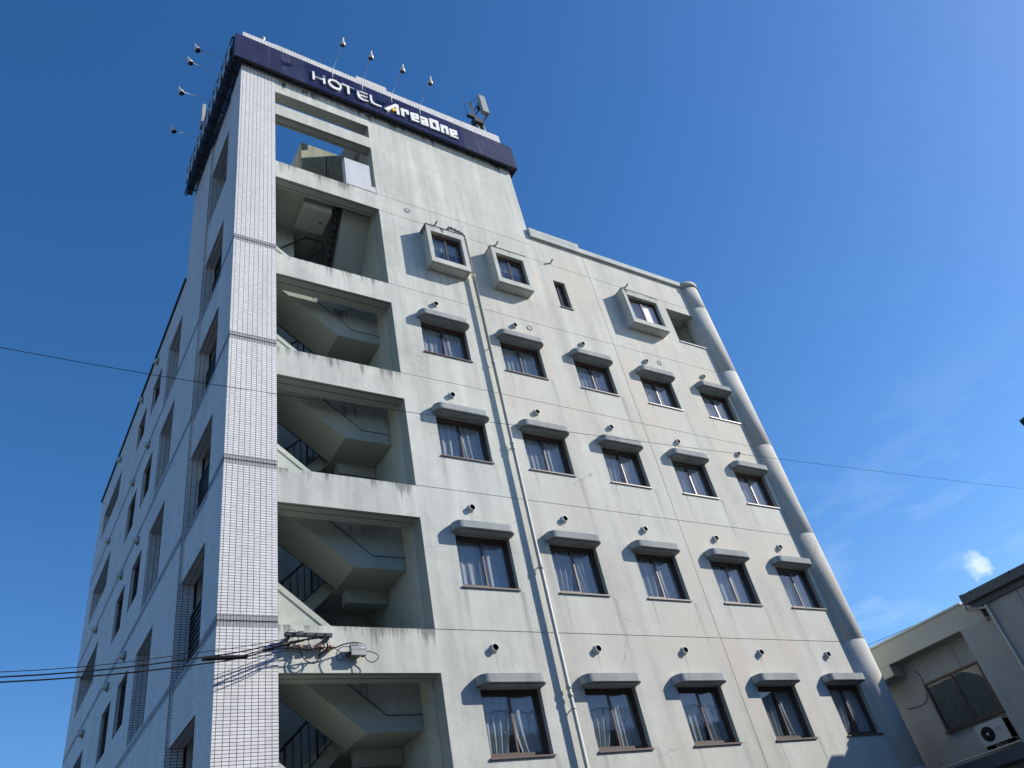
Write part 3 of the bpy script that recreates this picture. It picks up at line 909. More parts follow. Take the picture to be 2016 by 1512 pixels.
# railings in the stair tower's side openings
def side_rail():
    mb = MB(); L = 1.74; Hh = 1.20
    for z in (0.0, Hh - 0.04): mb.box((0, 0, z), (0.045, L, z + 0.045))
    for y in (0.0, L / 2 - 0.02, L - 0.045): mb.box((0, y, 0), (0.045, y + 0.045, Hh))
    for i in range(9):
        z = 0.12 + i * 0.115
        mb.box((0.008, 0.04, z), (0.034, L - 0.04, z + 0.055))
    return mb
sr = build('side_railing', side_rail(), 'rail', HT, loc=(-0.72, 1.06, SB[0] + 0.02))
for k in range(1, 6): copy_tree(sr, HT, (-0.72, 1.06, SB[k] + 0.02))

# ------------------------------------------------------------------ stairs seen through the openings
def stair_floor(F, front=True):
    """one storey of the stair: F = floor joint"""
    mb = MB(); XZ = lambda u, v, d: (u, d, v)
    Lz = F + 1.48
    mb.box((1.66, 0.784, Lz + 0.003), (XR - 0.02, 2.78, Lz + 0.25), 1)                   # half landing
    if front:
        mb.prism([(1.66, Lz), (-0.2, Lz + 1.86 * 0.80), (-0.2, Lz + 0.55 + 1.86 * 0.80), (2.03, Lz + 0.25)][::-1], XZ, 0.78, 1.72, 1)
        # parapet of the flight and landing, slightly set back, with cap
        s0, s1 = Lz + 0.25, Lz + 0.25 + 2.03 * 0.81
        mb.prism([(XR - 0.02, Lz + 0.25), (XR - 0.02, Lz + 1.03), (2.03, Lz + 1.03), (0.0, s1 + 0.80), (0.0, s1), (2.03, Lz + 0.25)], XZ, 0.802, 0.90, 0)
        mb.prism([(2.03, Lz + 0.93), (2.03, Lz + 1.05), (0.0, s1 + 0.82), (0.0, s1 + 0.70)], XZ, 0.785, 0.915, 0)
        mb.prism([(2.05, Lz + 0.252), (2.03, Lz + 0.268), (0.0, s1 + 0.014), (0.0, s1 - 0.004)], XZ, 0.777, 0.81, 2)
        mb.box((2.03, 0.777, Lz + 0.25), (XR - 0.02, 0.81, Lz + 0.265), 2)
    mb.box((1.83, 1.66, Lz - 0.27), (XR - 0.03, 1.90, Lz - 0.001), 1)                   # downstand beam
    # back flight with saw-tooth underside
    pts_top = []; n = 8; x0, z0 = 0.12, F + 0.25; dx, dz = (1.66 - 0.12) / n, (Lz + 0.25 - (F + 0.25)) / n
    poly = [(x0, z0 - 0.17)]
    for i in range(n):
        poly.append((x0 + i * dx, z0 + i * dz)); poly.append((x0 + i * dx, z0 + (i + 1) * dz))
    poly += [(1.66, Lz + 0.25), (1.66, Lz + 0.03)]
    mb.prism(poly, XZ, 1.90, 2.78, 1)
    mb.box((-0.62, 1.06, F + 0.03), (0.12, 2.78, F + 0.25), 1)                          # floor landing
    o = build('staircase', mb, ['stair', 'soffit', 'joint'], HT)
    # black railing between the flights
    mb = MB()
    P = lambda t, up: (0.12 + t * 1.50, 1.80, F + 0.30 + t * 1.46 + up)
    mb.tube([P(0, 0.80), P(1, 0.80)], 0.022, 0, 8); mb.tube([P(0, 0.06), P(1, 0.06)], 0.014, 0, 8)
    for i in range(12): mb.tube([P(i / 11, 0.06), P(i / 11, 0.80)], 0.010 if i % 4 else 0.02, 0, 6)
    if front:
        Q = lambda t, up: (1.66 - t * 1.60, 1.76, Lz + 0.04 + t * 1.28 + up)
        mb.tube([Q(0, 0.0), Q(1, 0.0)], 0.02, 0, 8)
        mb.tube([Q(0, 0.0), (1.86, 1.72, Lz + 0.03)], 0.02, 0, 8)
    build('stair_railing', mb, 'rail', o)
    return o
for i, F in enumerate([0.9] + LV[:4]): stair_floor(F)
# top storey: hanging slab, side wall, steep flight on the right and its railings
mb = MB()
F = LV[4]
mb.box((-0.62, 1.06, F + 0.03), (0.12, 1.58, F + 0.25), 1)
YZ = lambda u, v, d: (d, u, v)
mb.prism([(0.47, 18.19), (0.47, 18.57), (2.3, 15.84), (2.1, 15.84), (2.1, 16.14)][::-1], YZ, 1.91, XR - 0.013, 1)
mb.box((0.87, 0.47, 17.90), (1.60, 1.25, 18.19), 0)
mb.box((0.93, 0.53, 17.885), (1.54, 1.19, 17.899), 1)
mb.lathe([(0.035, 17.87), (0.0, 17.868)], (1.42, 0.85, 0), (0, 0, 1), 2, 14)
mb.box((-0.60, 1.60, 15.3), (0.97, 1.75, 18.19), 0)
mb.prism([(0.0, 16.15), (0.0, 15.20), (0.55, 15.20)], lambda u, v, d: (u, d, v), 0.80, 0.90, 0)
st = build('staircase', mb, ['stair', 'soffit', 'joint'], HT)
mb = MB()
for x, dz in ((1.86, 0.0), (1.70, 0.0), (1.86, 0.75)):
    mb.tube([(x, 0.50, 18.19 + dz * 0.2), (x, 2.0, 15.95 + dz)], 0.022, 0, 8)
for i in range(15):
    t = i / 14
    y, z = 0.50 + 1.5 * t, 18.19 - 2.24 * t
    mb.box((1.70, y - 0.02, z - 0.006), (1.86, y + 0.05, z + 0.012))
mb.tube([(0.568, 1.45, 17.18), (1.244, 1.45, 17.88), (1.714, 1.45, 17.89), (1.70, 1.45, 17.56), (1.172, 1.45, 17.02), (0.7, 1.45, 16.5)], 0.022, 0, 8)
for i in range(7):
    x = 1.68 - i * 0.13; z = 17.54 - i * 0.133
    mb.tube([(x, 1.45, z), (x, 1.45, z - 0.75)], 0.010, 0, 6)
build('stair_railing', mb, 'rail', st)
# enclosing walls of the stair well, and slabs beside it
mb = MB()
mb.box((-0.62, 2.80, 0.0), (7.3, 2.95, 18.24))
mb.box((XR - 0.012, 0.312, 0.0), (XR + 0.2, 2.80, 18.24))
build('stairwell_wall', mb, 'stair', HT)
mb = MB()
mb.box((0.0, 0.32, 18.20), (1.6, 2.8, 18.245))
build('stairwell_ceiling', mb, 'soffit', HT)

# roof-level walls visible through the top opening
mb = MB()
mb.box((1.43, 2.02, 18.5), (2.698, 2.90, 23.08))
build('roof_stair_wall', mb, 'weathered', HT)
us = [0.30, 0.62, 1.12, 2.04]; zs = [18.5, 21.2, 21.75, 23.12]
mb = MB(); plate(mb, us, zs, lambda u, z: 0.12 if (0.62 < u < 1.12 and 21.2 < z < 21.75) else 0.0, 0.2, lambda u, z, d: (2.70 + d, u, z), lambda u, z, d: 0)
mb.box((2.702, 0.31, 20.3), (2.72, 0.32, 20.31))
build('roof_partition', mb, 'soffit', HT)
mb = MB(); mb.box((1.86, -0.004, 18.70), (2.575, 0.16, 19.835))
mb.box((2.575, 0.0, 18.70), (2.69, 0.16, 18.935))
build('opening_upstand', mb, 'upstand', HT)
mb = MB()
for i in range(8): mb.box((1.50 + i * 0.045, 0.30 + i * 0.13, 18.6), (1.515 + i * 0.045, 0.315 + i * 0.13, 19.9))
mb.tube([(1.45, 0.2, 19.9), (1.85, 1.35, 19.9)], 0.02, 0, 8)
build('roof_railing', mb, 'rail', HT)
mb = MB(); mb.box((2.70, 0.32, 24.2), (3.73, 0.9, 25.14))
build('roof_box', mb, 'nb_coping', HT)
mb = MB(); mb.lathe([(0.05, 0.0), (0.05, 0.5), (0.03, 0.56), (0.03, 0.68), (0.06, 0.70), (0.06, 0.78), (0.0, 0.82)], (-0.25, 0.3, 24.3), (0, 0, 1), 0, 14)
build('roof_finial', mb, 'steel', HT)
# inner downstand beams behind the parapets
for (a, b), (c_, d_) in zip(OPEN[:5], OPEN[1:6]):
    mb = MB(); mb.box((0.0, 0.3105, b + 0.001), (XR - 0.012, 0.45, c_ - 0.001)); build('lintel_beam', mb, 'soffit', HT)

# ------------------------------------------------------------------ the wrap-round sign
SG = thing('rooftop_sign', (3.3, -0.2, 22.27), 'long navy blue wrap-round sign reading HOTEL AreaOne on top of the tower', 'sign')
def sz(x): return -0.0293 * (x + 1.16)
def SY(x, y, z0): return (x, y, z0 + sz(x))
XA, XB = -1.16, 7.83
mb = MB()
def sbox(x0, x1, y0, y1, z0, z1, mi=0):
    mb.hexa([SY(x0, y0, z0), SY(x1, y0, z0), SY(x1, y1, z0), SY(x0, y1, z0), SY(x0, y0, z1), SY(x1, y0, z1), SY(x1, y1, z1), SY(x0, y1, z1)], mi)
sbox(XA, XB, -0.22, -0.185, 22.545, 23.74)
build('front_panel', mb, 'navy', SG)
mb = MB()
sbox(XB, XB + 0.02, -0.22, 0.62, 22.545, 23.74)
sbox(XB - 0.5, XB, 0.60, 0.62, 22.545, 23.74)
build('end_panel', mb, 'navy', SG)
mb = MB()
for z in (22.57, 23.1, 23.6):
    sbox(XA + 0.02, XB - 0.02, -0.184, -0.15, z - 0.025, z + 0.025)
x = XA + 0.1
while x < XB:
    sbox(x, x + 0.04, -0.184, -0.02, 22.56, 22.60); sbox(x, x + 0.03, -0.184, -0.15, 22.56, 23.64); x += 0.45
sbox(XA + 0.01, XB - 0.01, -0.183, -0.02, 22.66, 22.68)
x = XA + 0.2
random.seed(3)
while x < TX:
    w_ = random.uniform(0.03, 0.10)
    sbox(x, x + w_, -0.10, -0.06, 23.70, 23.80); x += w_ + random.uniform(0.02, 0.12)
build('front_frame', mb, 'darksteel', SG)
mb = MB()
zlo, zhi = 22.52, 23.70
LP = lambda y, d: -1.165 - 0.019 * y + d
mb.hexa([(LP(-0.2, 0), -0.218, zlo), (LP(-0.2, 0.03), -0.184, zlo), (LP(4.8, 0.03), 4.85, zlo), (LP(4.8, 0), 4.85, zlo),
         (LP(-0.2, 0), -0.218, zhi), (LP(-0.2, 0.03), -0.184, zhi), (LP(4.8, 0.03), 4.85, zhi), (LP(4.8, 0), 4.85, zhi)])
build('side_panel', mb, 'bluesteel', SG)
mb = MB()
y = -0.1
while y < 4.8:
    mb.box((LP(y, 0.031), y, zlo), (LP(y, 0.27), y + 0.04, zlo + 0.04)); mb.box((LP(y, 0.031), y, zhi - 0.3), (LP(y, 0.27), y + 0.04, zhi - 0.26))
    mb.box((LP(y, -0.03), y, zlo), (LP(y, -0.001), y + 0.04, zhi)); y += 0.42
for z in (zlo, zlo + 0.55, zhi - 0.04):
    mb.hexa([(LP(-0.1, -0.031), -0.1, z), (LP(-0.1, -0.06), -0.1, z), (LP(4.8, -0.06), 4.8, z), (LP(4.8, -0.031), 4.8, z),
             (LP(-0.1, -0.031), -0.1, z + 0.04), (LP(-0.1, -0.06), -0.1, z + 0.04), (LP(4.8, -0.06), 4.8, z + 0.04), (LP(4.8, -0.031), 4.8, z + 0.04)])
mb.hexa([(LP(-0.1, 0.031), -0.1, zlo + 0.05), (LP(-0.1, 0.17), -0.1, zlo + 0.05), (LP(4.8, 0.17), 4.8, zlo + 0.05), (LP(4.8, 0.031), 4.8, zlo + 0.05),
         (LP(-0.1, 0.031), -0.1, zlo + 0.06), (LP(-0.1, 0.17), -0.1, zlo + 0.06), (LP(4.8, 0.17), 4.8, zlo + 0.06), (LP(4.8, 0.031), 4.8, zlo + 0.06)])
build('side_frame', mb, 'darksteel', SG)
mb = MB(); y = 0.05
while y < 4.5:
    p = LP(y, -0.075); mb.prism([(y, 22.75), (y + 0.05, 22.68), (y + 0.20, 22.68), (y + 0.25, 22.75), (y + 0.25, 23.45), (y + 0.20, 23.52), (y + 0.05, 23.52), (y, 23.45)], lambda u, v, d: (d, u, v), p, p + 0.012); y += 0.42
build('side_letter_backs', mb, 'steel', SG)
LETTERS = [
  ('H', [(0.998, 23.199), (1.059, 23.2), (1.058, 23.001), (1.308, 23.017), (1.311, 23.191), (1.374, 23.209), (1.375, 22.76), (1.309, 22.752), (1.31, 22.937), (1.059, 22.93), (1.058, 22.766), (0.999, 22.771)], None) ,
  ('O', [(1.46, 23.046), (1.505, 23.137), (1.594, 23.201), (1.704, 23.211), (1.8, 23.157), (1.863, 23.07), (1.874, 22.946), (1.849, 22.819), (1.783, 22.734), (1.702, 22.699), (1.593, 22.716), (1.512, 22.788), (1.464, 22.906)], [(1.513, 22.996), (1.551, 23.082), (1.614, 23.119), (1.687, 23.121), (1.759, 23.084), (1.807, 23.019), (1.82, 22.94), (1.802, 22.867), (1.763, 22.824), (1.695, 22.809), (1.612, 22.837), (1.548, 22.901), (1.517, 22.955)]) ,
  ('T', [(1.874, 23.188), (2.269, 23.168), (2.281, 23.121), (2.12, 23.096), (2.108, 22.734), (2.043, 22.72), (2.042, 23.102), (1.879, 23.136)], None) ,
  ('E', [(2.343, 23.154), (2.694, 23.158), (2.693, 23.113), (2.412, 23.109), (2.411, 22.958), (2.677, 22.976), (2.676, 22.931), (2.435, 22.905), (2.445, 22.818), (2.499, 22.778), (2.689, 22.776), (2.684, 22.719), (2.479, 22.689), (2.389, 22.736), (2.353, 22.853), (2.345, 23.0)], None) ,
  ('L', [(2.762, 23.167), (2.824, 23.172), (2.821, 23.019), (2.826, 22.891), (2.857, 22.802), (2.919, 22.778), (3.106, 22.783), (3.096, 22.705), (2.886, 22.702), (2.799, 22.731), (2.763, 22.826), (2.756, 22.975)], None) ,
  ('A', [(3.187, 22.715), (3.6, 23.227), (3.7, 23.215), (3.69, 22.673), (3.593, 22.661), (3.601, 23.043), (3.55, 23.005), (3.297, 22.646)], None) ,
  ('dot', [(3.462, 22.852), (3.51, 22.934), (3.565, 22.958), (3.595, 22.929), (3.587, 22.846), (3.54, 22.783), (3.486, 22.77), (3.461, 22.808)], None) ,
  ('r', [(3.766, 23.112), (4.032, 23.138), (4.022, 22.887), (3.938, 22.888), (3.936, 22.986), (3.862, 22.982), (3.854, 22.686), (3.762, 22.692)], None) ,
  ('e', [(4.084, 23.094), (4.364, 23.141), (4.355, 22.837), (4.191, 22.82), (4.186, 22.758), (4.356, 22.756), (4.344, 22.666), (4.082, 22.653)], [(4.178, 22.988), (4.252, 22.991), (4.252, 22.932), (4.178, 22.918)]) ,
  ('a', [(4.413, 23.095), (4.671, 23.104), (4.665, 22.659), (4.411, 22.638), (4.413, 22.907), (4.57, 22.922), (4.574, 22.976), (4.411, 22.972)], [(4.49, 22.79), (4.559, 22.79), (4.561, 22.754), (4.494, 22.749)]) ,
  ('O2', [(4.737, 23.18), (5.059, 23.209), (5.046, 22.647), (4.723, 22.63)], [(4.828, 23.025), (4.941, 23.03), (4.947, 22.757), (4.832, 22.763)]) ,
  ('n', [(5.117, 23.078), (5.378, 23.102), (5.369, 22.638), (5.276, 22.63), (5.28, 22.93), (5.201, 22.925), (5.199, 22.633), (5.103, 22.634)], None) ,
  ('e2', [(5.426, 23.042), (5.705, 23.068), (5.693, 22.805), (5.532, 22.763), (5.524, 22.697), (5.701, 22.7), (5.687, 22.615), (5.413, 22.604)], [(5.508, 22.926), (5.59, 22.942), (5.588, 22.886), (5.514, 22.874)]) ,
]

for nm, outer, hole in LETTERS:
    mb = MB()
    mb.prism(outer, lambda u, v, d: (u, d, v), -0.27, -0.235, 0, holes=[hole] if hole else None)
    mb.prism(outer, lambda u, v, d: (u, d, v), -0.2345, -0.2205, 1, holes=[hole] if hole else None)
    build('logo_dot' if nm == 'dot' else 'letter', mb, ['yellow' if nm == 'dot' else 'white', 'steel'], SG)

# floodlights on outriggers
def lamp(base, head, side, label):
    b, h = Vector(base), Vector(head)
    t = thing('floodlight', base, label, 'floodlight', 'floodlights on arms around the rooftop sign')
    mb = MB()
    up = b + Vector((0, 0, 0.14)); dirn = (h - up).normalized()
    mb.tube([b - Vector((0, 0, 0.22)), up], 0.017, 0, 8)
    mb.tube([up, h], 0.0085, 0, 8)
    build('arm', mb, 'steel', t)
    mb = MB()
    ax = (Vector((0, 0.35, -1)) if not side else Vector((0.35, 0, -1))).normalized()
    o = h - ax * 0.10
    mb.lathe([(0.0, -0.11), (0.020, -0.11), (0.026, 0.0), (0.042, 0.02), (0.074, 0.10), (0.080, 0.15), (0.077, 0.185)], o, ax, 0, 18)
    build('lamp_head', mb, 'lampw', t)
    mb = MB(); mb.lathe([(0.077, 0.182), (0.0, 0.175)], o, ax, 0, 18)
    build('lens', mb, 'darksteel', t)
    return t
FL = [((1.64, -0.21, 23.62), (1.690, -1.0, 24.07), 'first floodlight from the left above the HOTEL lettering'),
      ((2.57, -0.21, 23.58), (2.570, -1.0, 24.00), 'second floodlight above the sign front, over the end of HOTEL'),
      ((3.52, -0.21, 23.55), (3.600, -1.0, 24.01), 'third floodlight above the sign front, just right of the white roof box'),
      ((4.48, -0.21, 23.53), (4.540, -1.0, 23.98), 'rightmost floodlight above the sign front, nearest the panel antenna')]
for b, h, l in FL: lamp(b, h, False, 'ivory ' + l)
SD = [((-1.20, 0.66, 23.60), (-1.977, 0.66, 23.70), 'topmost floodlight sticking out from the sign\'s shaded left end'),
      ((-1.21, 1.37, 23.85), (-2.031, 1.37, 24.15), 'second floodlight from the top on the sign\'s shaded left side'),
      ((-1.23, 2.18, 23.74), (-2.071, 2.18, 23.78), 'third floodlight down on the shaded left side, above the grey panel antenna'),
      ((-1.25, 3.43, 23.50), (-2.003, 3.43, 23.64), 'lowest floodlight on the sign\'s shaded left side, below the grey panel antenna')]
for b, h, l in SD: lamp(b, h, True, 'ivory ' + l)

# ------------------------------------------------------------------ antennas
A1 = thing('cell_antenna', (7.5, 0.6, 24.1), 'grey panel antenna with whip on the roof behind the right end of the sign', 'antenna')
mb = MB(); mb.tube([(7.50, 0.6, 23.9), (7.36, 0.6, 27.1)], 0.055, 0, 12); mb.tube([(7.66, 0.6, 23.9), (7.66, 0.6, 25.9)], 0.05, 0, 12)
build('mast', mb, 'steel', A1)
mb = MB()
mb.prism([(-0.22, -0.05), (-0.19, -0.10), (0.16, -0.10), (0.20, -0.05), (0.20, 0.03), (0.16, 0.07), (-0.19, 0.07), (-0.22, 0.03)],
         lambda u, v, d: (7.82 + u * 0.72, 0.45 + v, d), 26.45, 27.52, 0)
build('antenna_panel', mb, 'antenna', A1, bevel=0.02)
mb = MB(); mb.tube([(7.09, 0.6, 27.65), (7.11, 0.6, 26.1)], 0.006, 0, 6, r1=0.016); build('whip', mb, 'bluesteel', A1)
mb = MB()
mb.box((7.05, 0.5, 26.0), (7.55, 0.62, 26.12)); mb.box((7.25, 0.45, 25.7), (7.62, 0.7, 25.95)); mb.tube([(7.35, 0.6, 26.2), (7.78, 0.5, 26.95)], 0.03, 0, 8)
mb.box((7.62, 0.48, 26.8), (7.75, 0.6, 26.95)); mb.tube([(7.8, 0.5, 27.5), (7.45, 0.6, 26.6)], 0.018, 0, 8)
build('bracket', mb, 'darksteel', A1)
mb = MB()
mb.tube([(7.9, 0.45, 26.6), (7.88, 0.45, 26.3), (7.75, 0.5, 26.1), (7.6, 0.5, 25.85), (7.55, 0.55, 25.3), (7.58, 0.55, 24.4)], 0.018, 0, 8)
mb.tube([(7.82, 0.45, 26.6), (7.78, 0.45, 26.2), (7.5, 0.5, 25.7), (7.46, 0.52, 24.4)], 0.014, 0, 8)
mb.tube([(7.3, 0.55, 26.9), (7.5, 0.5, 27.3), (7.72, 0.5, 27.45)], 0.008, 0, 6)
build('cable', mb, 'black', A1)
A2 = thing('panel_antenna', (-1.25, 3.0, 23.5), 'narrow grey panel antenna on the shaded left side of the sign between the floodlights', 'antenna')
mb = MB(); mb.box((-1.325, 2.93, 23.62), (-1.225, 3.10, 24.78)); build('antenna_panel', mb, 'antenna', A2, bevel=0.02)
mb = MB(); mb.tube([(-1.18, 3.02, 23.2), (-1.18, 3.02, 24.6)], 0.02, 0, 8); mb.box((-1.225, 3.0, 24.3), (-1.18, 3.04, 24.36)); mb.box((-1.225, 3.0, 23.8), (-1.18, 3.04, 23.86)); build('mount', mb, 'darksteel', A2)

# ------------------------------------------------------------------ service bracket, junction box, wires
BK = thing('cable_bracket', (0.44, -0.1, 6.40), 'dark steel channel bracket on the wall parapet, carrying the incoming wires', 'bracket')
mb = MB()
mb.box((0.06, -0.17, 6.425), (0.80, -0.165, 6.475)); mb.box((0.06, -0.165, 6.425), (0.80, -0.10, 6.430)); mb.box((0.06, -0.165, 6.470), (0.80, -0.10, 6.475))
mb.box((0.06, -0.105, 6.43), (0.80, -0.10, 6.47))
for x in (0.12, 0.74): mb.box((x, -0.10, 6.40), (x + 0.03, 0.0, 6.46))
for x in (0.2, 0.38, 0.55, 0.7): mb.lathe([(0.012, 0), (0.012, -0.02), (0, -0.022)], (x, -0.17, 6.455), (0, 1, 0), 0, 8)
build('channel', mb, 'darksteel', BK)
mb = MB()
for x, L in ((0.42, 0.20), (0.44, 0.14)): mb.tube([(x, -0.13, 6.42), (x + 0.01, -0.13, 6.42 - L)], 0.008, 0, 6)
mb.tube([(0.765, -0.05, 6.40), (0.80, -0.05, 6.39), (0.80, -0.05, 6.30)], 0.008, 0, 6)
build('hanger', mb, 'steel', BK)
IN = [(0.149, 'olive-brown porcelain insulator, leftmost of the row under the steel channel'), (0.305, 'pale pink porcelain insulator, second from the left under the steel channel'),
      (0.474, 'rust-red porcelain insulator in the middle of the row under the steel channel'), (0.635, 'pale brown porcelain insulator behind the looping black cables'),
      (0.795, 'reddish insulator at the right end of the row, beside the grey junction box')]
for i, (x, l) in enumerate(IN):
    t = thing('insulator', (x, 0, 6.28), l, 'insulator', 'insulators in a row on the wall under the bracket')
    mb = MB(); mb.lathe([(0.0, -0.115), (0.028, -0.11), (0.034, -0.075), (0.026, -0.065), (0.034, -0.055), (0.036, -0.02), (0.030, 0.0)], (x, 0, 6.285), (0, 1, 0), 0, 12)
    mb.box((x - 0.045, -0.10, 6.255), (x + 0.045, -0.045, 6.312))
    build('porcelain_body', mb, 'porcelain', t, bevel=0.008)
    mb = MB(); mb.box((x - 0.02, -0.045, 6.25), (x + 0.02, 0.0, 6.27)); build('clip', mb, 'steel', t)
JB = thing('junction_box', (1.23, -0.08, 6.13), 'grey junction box marked CATV on the wall right of the insulators', 'junction box')
mb = MB(); mb.box((1.105, -0.15, 6.145), (1.355, -0.06, 6.325)); mb.box((1.102, -0.154, 6.232), (1.358, -0.055, 6.238)); build('body', mb, 'greybox', JB, bevel=0.012)
mb = MB()
for x in (1.13, 1.18, 1.24, 1.30): mb.lathe([(0.012, 0), (0.012, -0.022), (0, -0.024)], (x, -0.10, 6.145), (0, 0, 1), 0, 8)
for z in (6.27, 6.20): mb.lathe([(0.012, 0), (0.012, 0.025), (0, 0.026)], (1.355, -0.10, z), (1, 0, 0), 0, 8)
mb.box((1.06, -0.06, 6.17), (1.30, 0.0, 6.22)); mb.box((1.02, -0.12, 6.185), (1.105, -0.07, 6.205)); mb.box((1.04, -0.12, 6.155), (1.105, -0.08, 6.175))
build('gland', mb, 'darksteel', JB)
mb = MB(); mb.box((1.27, -0.1535, 6.248), (1.325, -0.15, 6.262)); build('sticker', mb, 'white', JB)
# CATV lettering from small strokes
mb = MB()
def stroke(a, b, w=0.0035):
    ax, az = a; bx, bz = b; L = sqrt((bx - ax) ** 2 + (bz - az) ** 2); nx, nz = -(bz - az) / L * w / 2, (bx - ax) / L * w / 2
    mb.hexa([(ax + nx, -0.1535, az + nz), (bx + nx, -0.1535, bz + nz), (bx + nx, -0.150, bz + nz), (ax + nx, -0.150, az + nz),
             (ax - nx, -0.1535, az - nz), (bx - nx, -0.1535, bz - nz), (bx - nx, -0.150, bz - nz), (ax - nx, -0.150, az - nz)])
cx, cz, cw, ch = 1.125, 6.285, 0.018, 0.022
for i, L in enumerate(('C', 'A', 'T', 'V')):
    x = cx + i * 0.026
    for a, b in {'C': [((1, 1), (0, 1)), ((0, 1), (0, 0)), ((0, 0), (1, 0))], 'A': [((0, 0), (.5, 1)), ((.5, 1), (1, 0)), ((.25, .4), (.75, .4))],
                 'T': [((0, 1), (1, 1)), ((.5, 1), (.5, 0))], 'V': [((0, 1), (.5, 0)), ((.5, 0), (1, 1))]}[L]:
        stroke((x + a[0] * cw, cz + a[1] * ch), (x + b[0] * cw, cz + b[1] * ch))
build('lettering', mb, 'darksteel', JB)

def smooth_path(P, n=8):
    P = [Vector(p) for p in P]; out = []
    for i in range(len(P) - 1):
        p0, p1, p2, p3 = P[max(i - 1, 0)], P[i], P[i + 1], P[min(i + 2, len(P) - 1)]
        for k in range(n):
            t = k / n
            out.append(0.5 * ((2 * p1) + (p2 - p0) * t + (2 * p0 - 5 * p1 + 4 * p2 - p3) * t * t + (3 * p1 - p0 - 3 * p2 + p3) * t ** 3))
    out.append(P[-1]); return out
def wire(P, r, label, name='overhead_wire', cat='wire', group=None, n=8):
    mb = MB(); mb.tube(smooth_path(P, n), r, 0, 7)
    return tag(build(name, mb, 'black', loc=(0, 0, 0)), label, cat, group)
wire([(0.30, -0.15, 6.44), (-0.107, -0.25, 6.30), (-1.158, -0.42, 6.05), (-3.513, -0.9, 5.586), (-8, -1.8, 5.2), (-18, -3.8, 5.6), (-30, -6.2, 7.2)], 0.005, 'thin upper wire of the three running left from the steel channel', group='service wires running left from the bracket')
wire([(0.504, -0.15, 6.40), (-0.101, -0.24, 6.25), (-1.142, -0.42, 5.975), (-3.502, -0.9, 5.528), (-8, -1.8, 5.1), (-18, -3.8, 5.5), (-30, -6.2, 7.1)], 0.0095, 'thick middle wire of the three running left from the steel channel', group='service wires running left from the bracket')
wire([(0.344, -0.15, 6.35), (-0.139, -0.24, 6.19), (-0.971, -0.42, 5.91), (-3.492, -0.9, 5.469), (-8, -1.8, 5.05), (-18, -3.8, 5.45), (-30, -6.2, 7.0)], 0.0095, 'thick lowest wire of the three running left from the steel channel', group='service wires running left from the bracket')
mb = MB(); mb.tube([(-1.18, -0.42, 5.95), (-1.15, -0.42, 5.953), (-0.62, -0.36, 6.005), (-0.56, -0.35, 6.012)], 0.030, 0, 12)
tag(build('splice_closure', mb, 'black', loc=(0, 0, 0)), 'long black cable splice tube hanging on the wires in front of the tiled column', 'cable closure')
wire([(-0.60, -0.36, 6.0), (-0.299, -0.3, 6.11), (-0.082, -0.28, 6.165), (0.12, -0.2, 6.216), (0.395, -0.16, 6.206), (0.57, -0.16, 6.239), (0.839, -0.14, 6.257), (0.962, -0.16, 6.298), (1.145, -0.14, 6.341), (1.284, -0.12, 6.336), (1.325, -0.1, 6.324)], 0.010, 'black cable passing under the insulators and arching over the grey junction box', 'cable', 'cable')
wire([(-0.60, -0.36, 6.03), (-0.1, -0.26, 6.21), (0.3, -0.2, 6.33), (0.554, -0.22, 6.369), (0.617, -0.24, 6.31), (0.643, -0.2, 6.235), (0.608, -0.14, 6.238), (0.595, -0.12, 6.123), (0.528, -0.14, 6.024), (0.456, -0.14, 6.009), (0.36, -0.13, 6.067), (0.316, -0.12, 6.16), (0.309, -0.1, 6.219)], 0.009, 'black cable hanging in a deep loop below the insulators', 'cable', 'cable')
wire([(0.45, -0.2, 6.36), (0.561, -0.2, 6.377), (0.632, -0.26, 6.344), (0.674, -0.26, 6.252), (0.67, -0.22, 6.186), (0.622, -0.15, 6.152), (0.60, -0.08, 6.16)], 0.011, 'thick black cable bending down in a tight curve over the insulators', 'cable', 'cable')
wire([(0.84, -0.1, 6.26), (0.867, -0.12, 6.24), (0.916, -0.15, 6.177), (0.954, -0.15, 6.105), (0.938, -0.13, 6.061), (0.88, -0.12, 6.085), (0.863, -0.12, 6.157), (0.891, -0.14, 6.222), (0.987, -0.12, 6.283), (1.114, -0.1, 6.283)], 0.006, 'thin black cable coiled in a loop to the left of the junction box', 'cable', 'cable')
wire([(1.355, -0.1, 6.27), (1.367, -0.1, 6.224), (1.447, -0.13, 6.202), (1.538, -0.14, 6.152), (1.544, -0.14, 6.094), (1.466, -0.13, 6.039), (1.384, -0.12, 6.058), (1.33, -0.1, 6.14)], 0.007, 'thin black cable looping out to the right of the junction box', 'cable', 'cable')
wire([(-0.55, -0.34, 5.98), (-0.2, -0.3, 6.08), (0.1, -0.22, 6.2), (0.25, -0.18, 6.36), (0.20, -0.16, 6.46), (0.34, -0.14, 6.50), (0.28, -0.12, 6.44)], 0.007, 'thin black cable twisting up around the left end of the steel channel', 'cable', 'cable')
wire([(0.05, -0.16, 6.44), (0.12, -0.2, 6.50), (0.22, -0.18, 6.46), (0.16, -0.16, 6.36), (0.10, -0.2, 6.26), (0.04, -0.2, 6.20), (0.10, -0.12, 6.22)], 0.004, 'tangle of fine tie wire at the left end of the steel channel', 'tie_wire', 'wire')
wire([(-14, -5, 7.35), (-5.8, -5.0, 7.01), (-4.078, -5.0, 6.96), (-2.229, -5.0, 6.974), (0.213, -5.0, 7.10), (1.839, -5.0, 7.22), (6.803, -5.0, 7.55), (15.249, -5.0, 8.163), (24, -5.0, 8.95)], 0.0032, 'single thin wire crossing the whole view in front of the hotel', n=6)
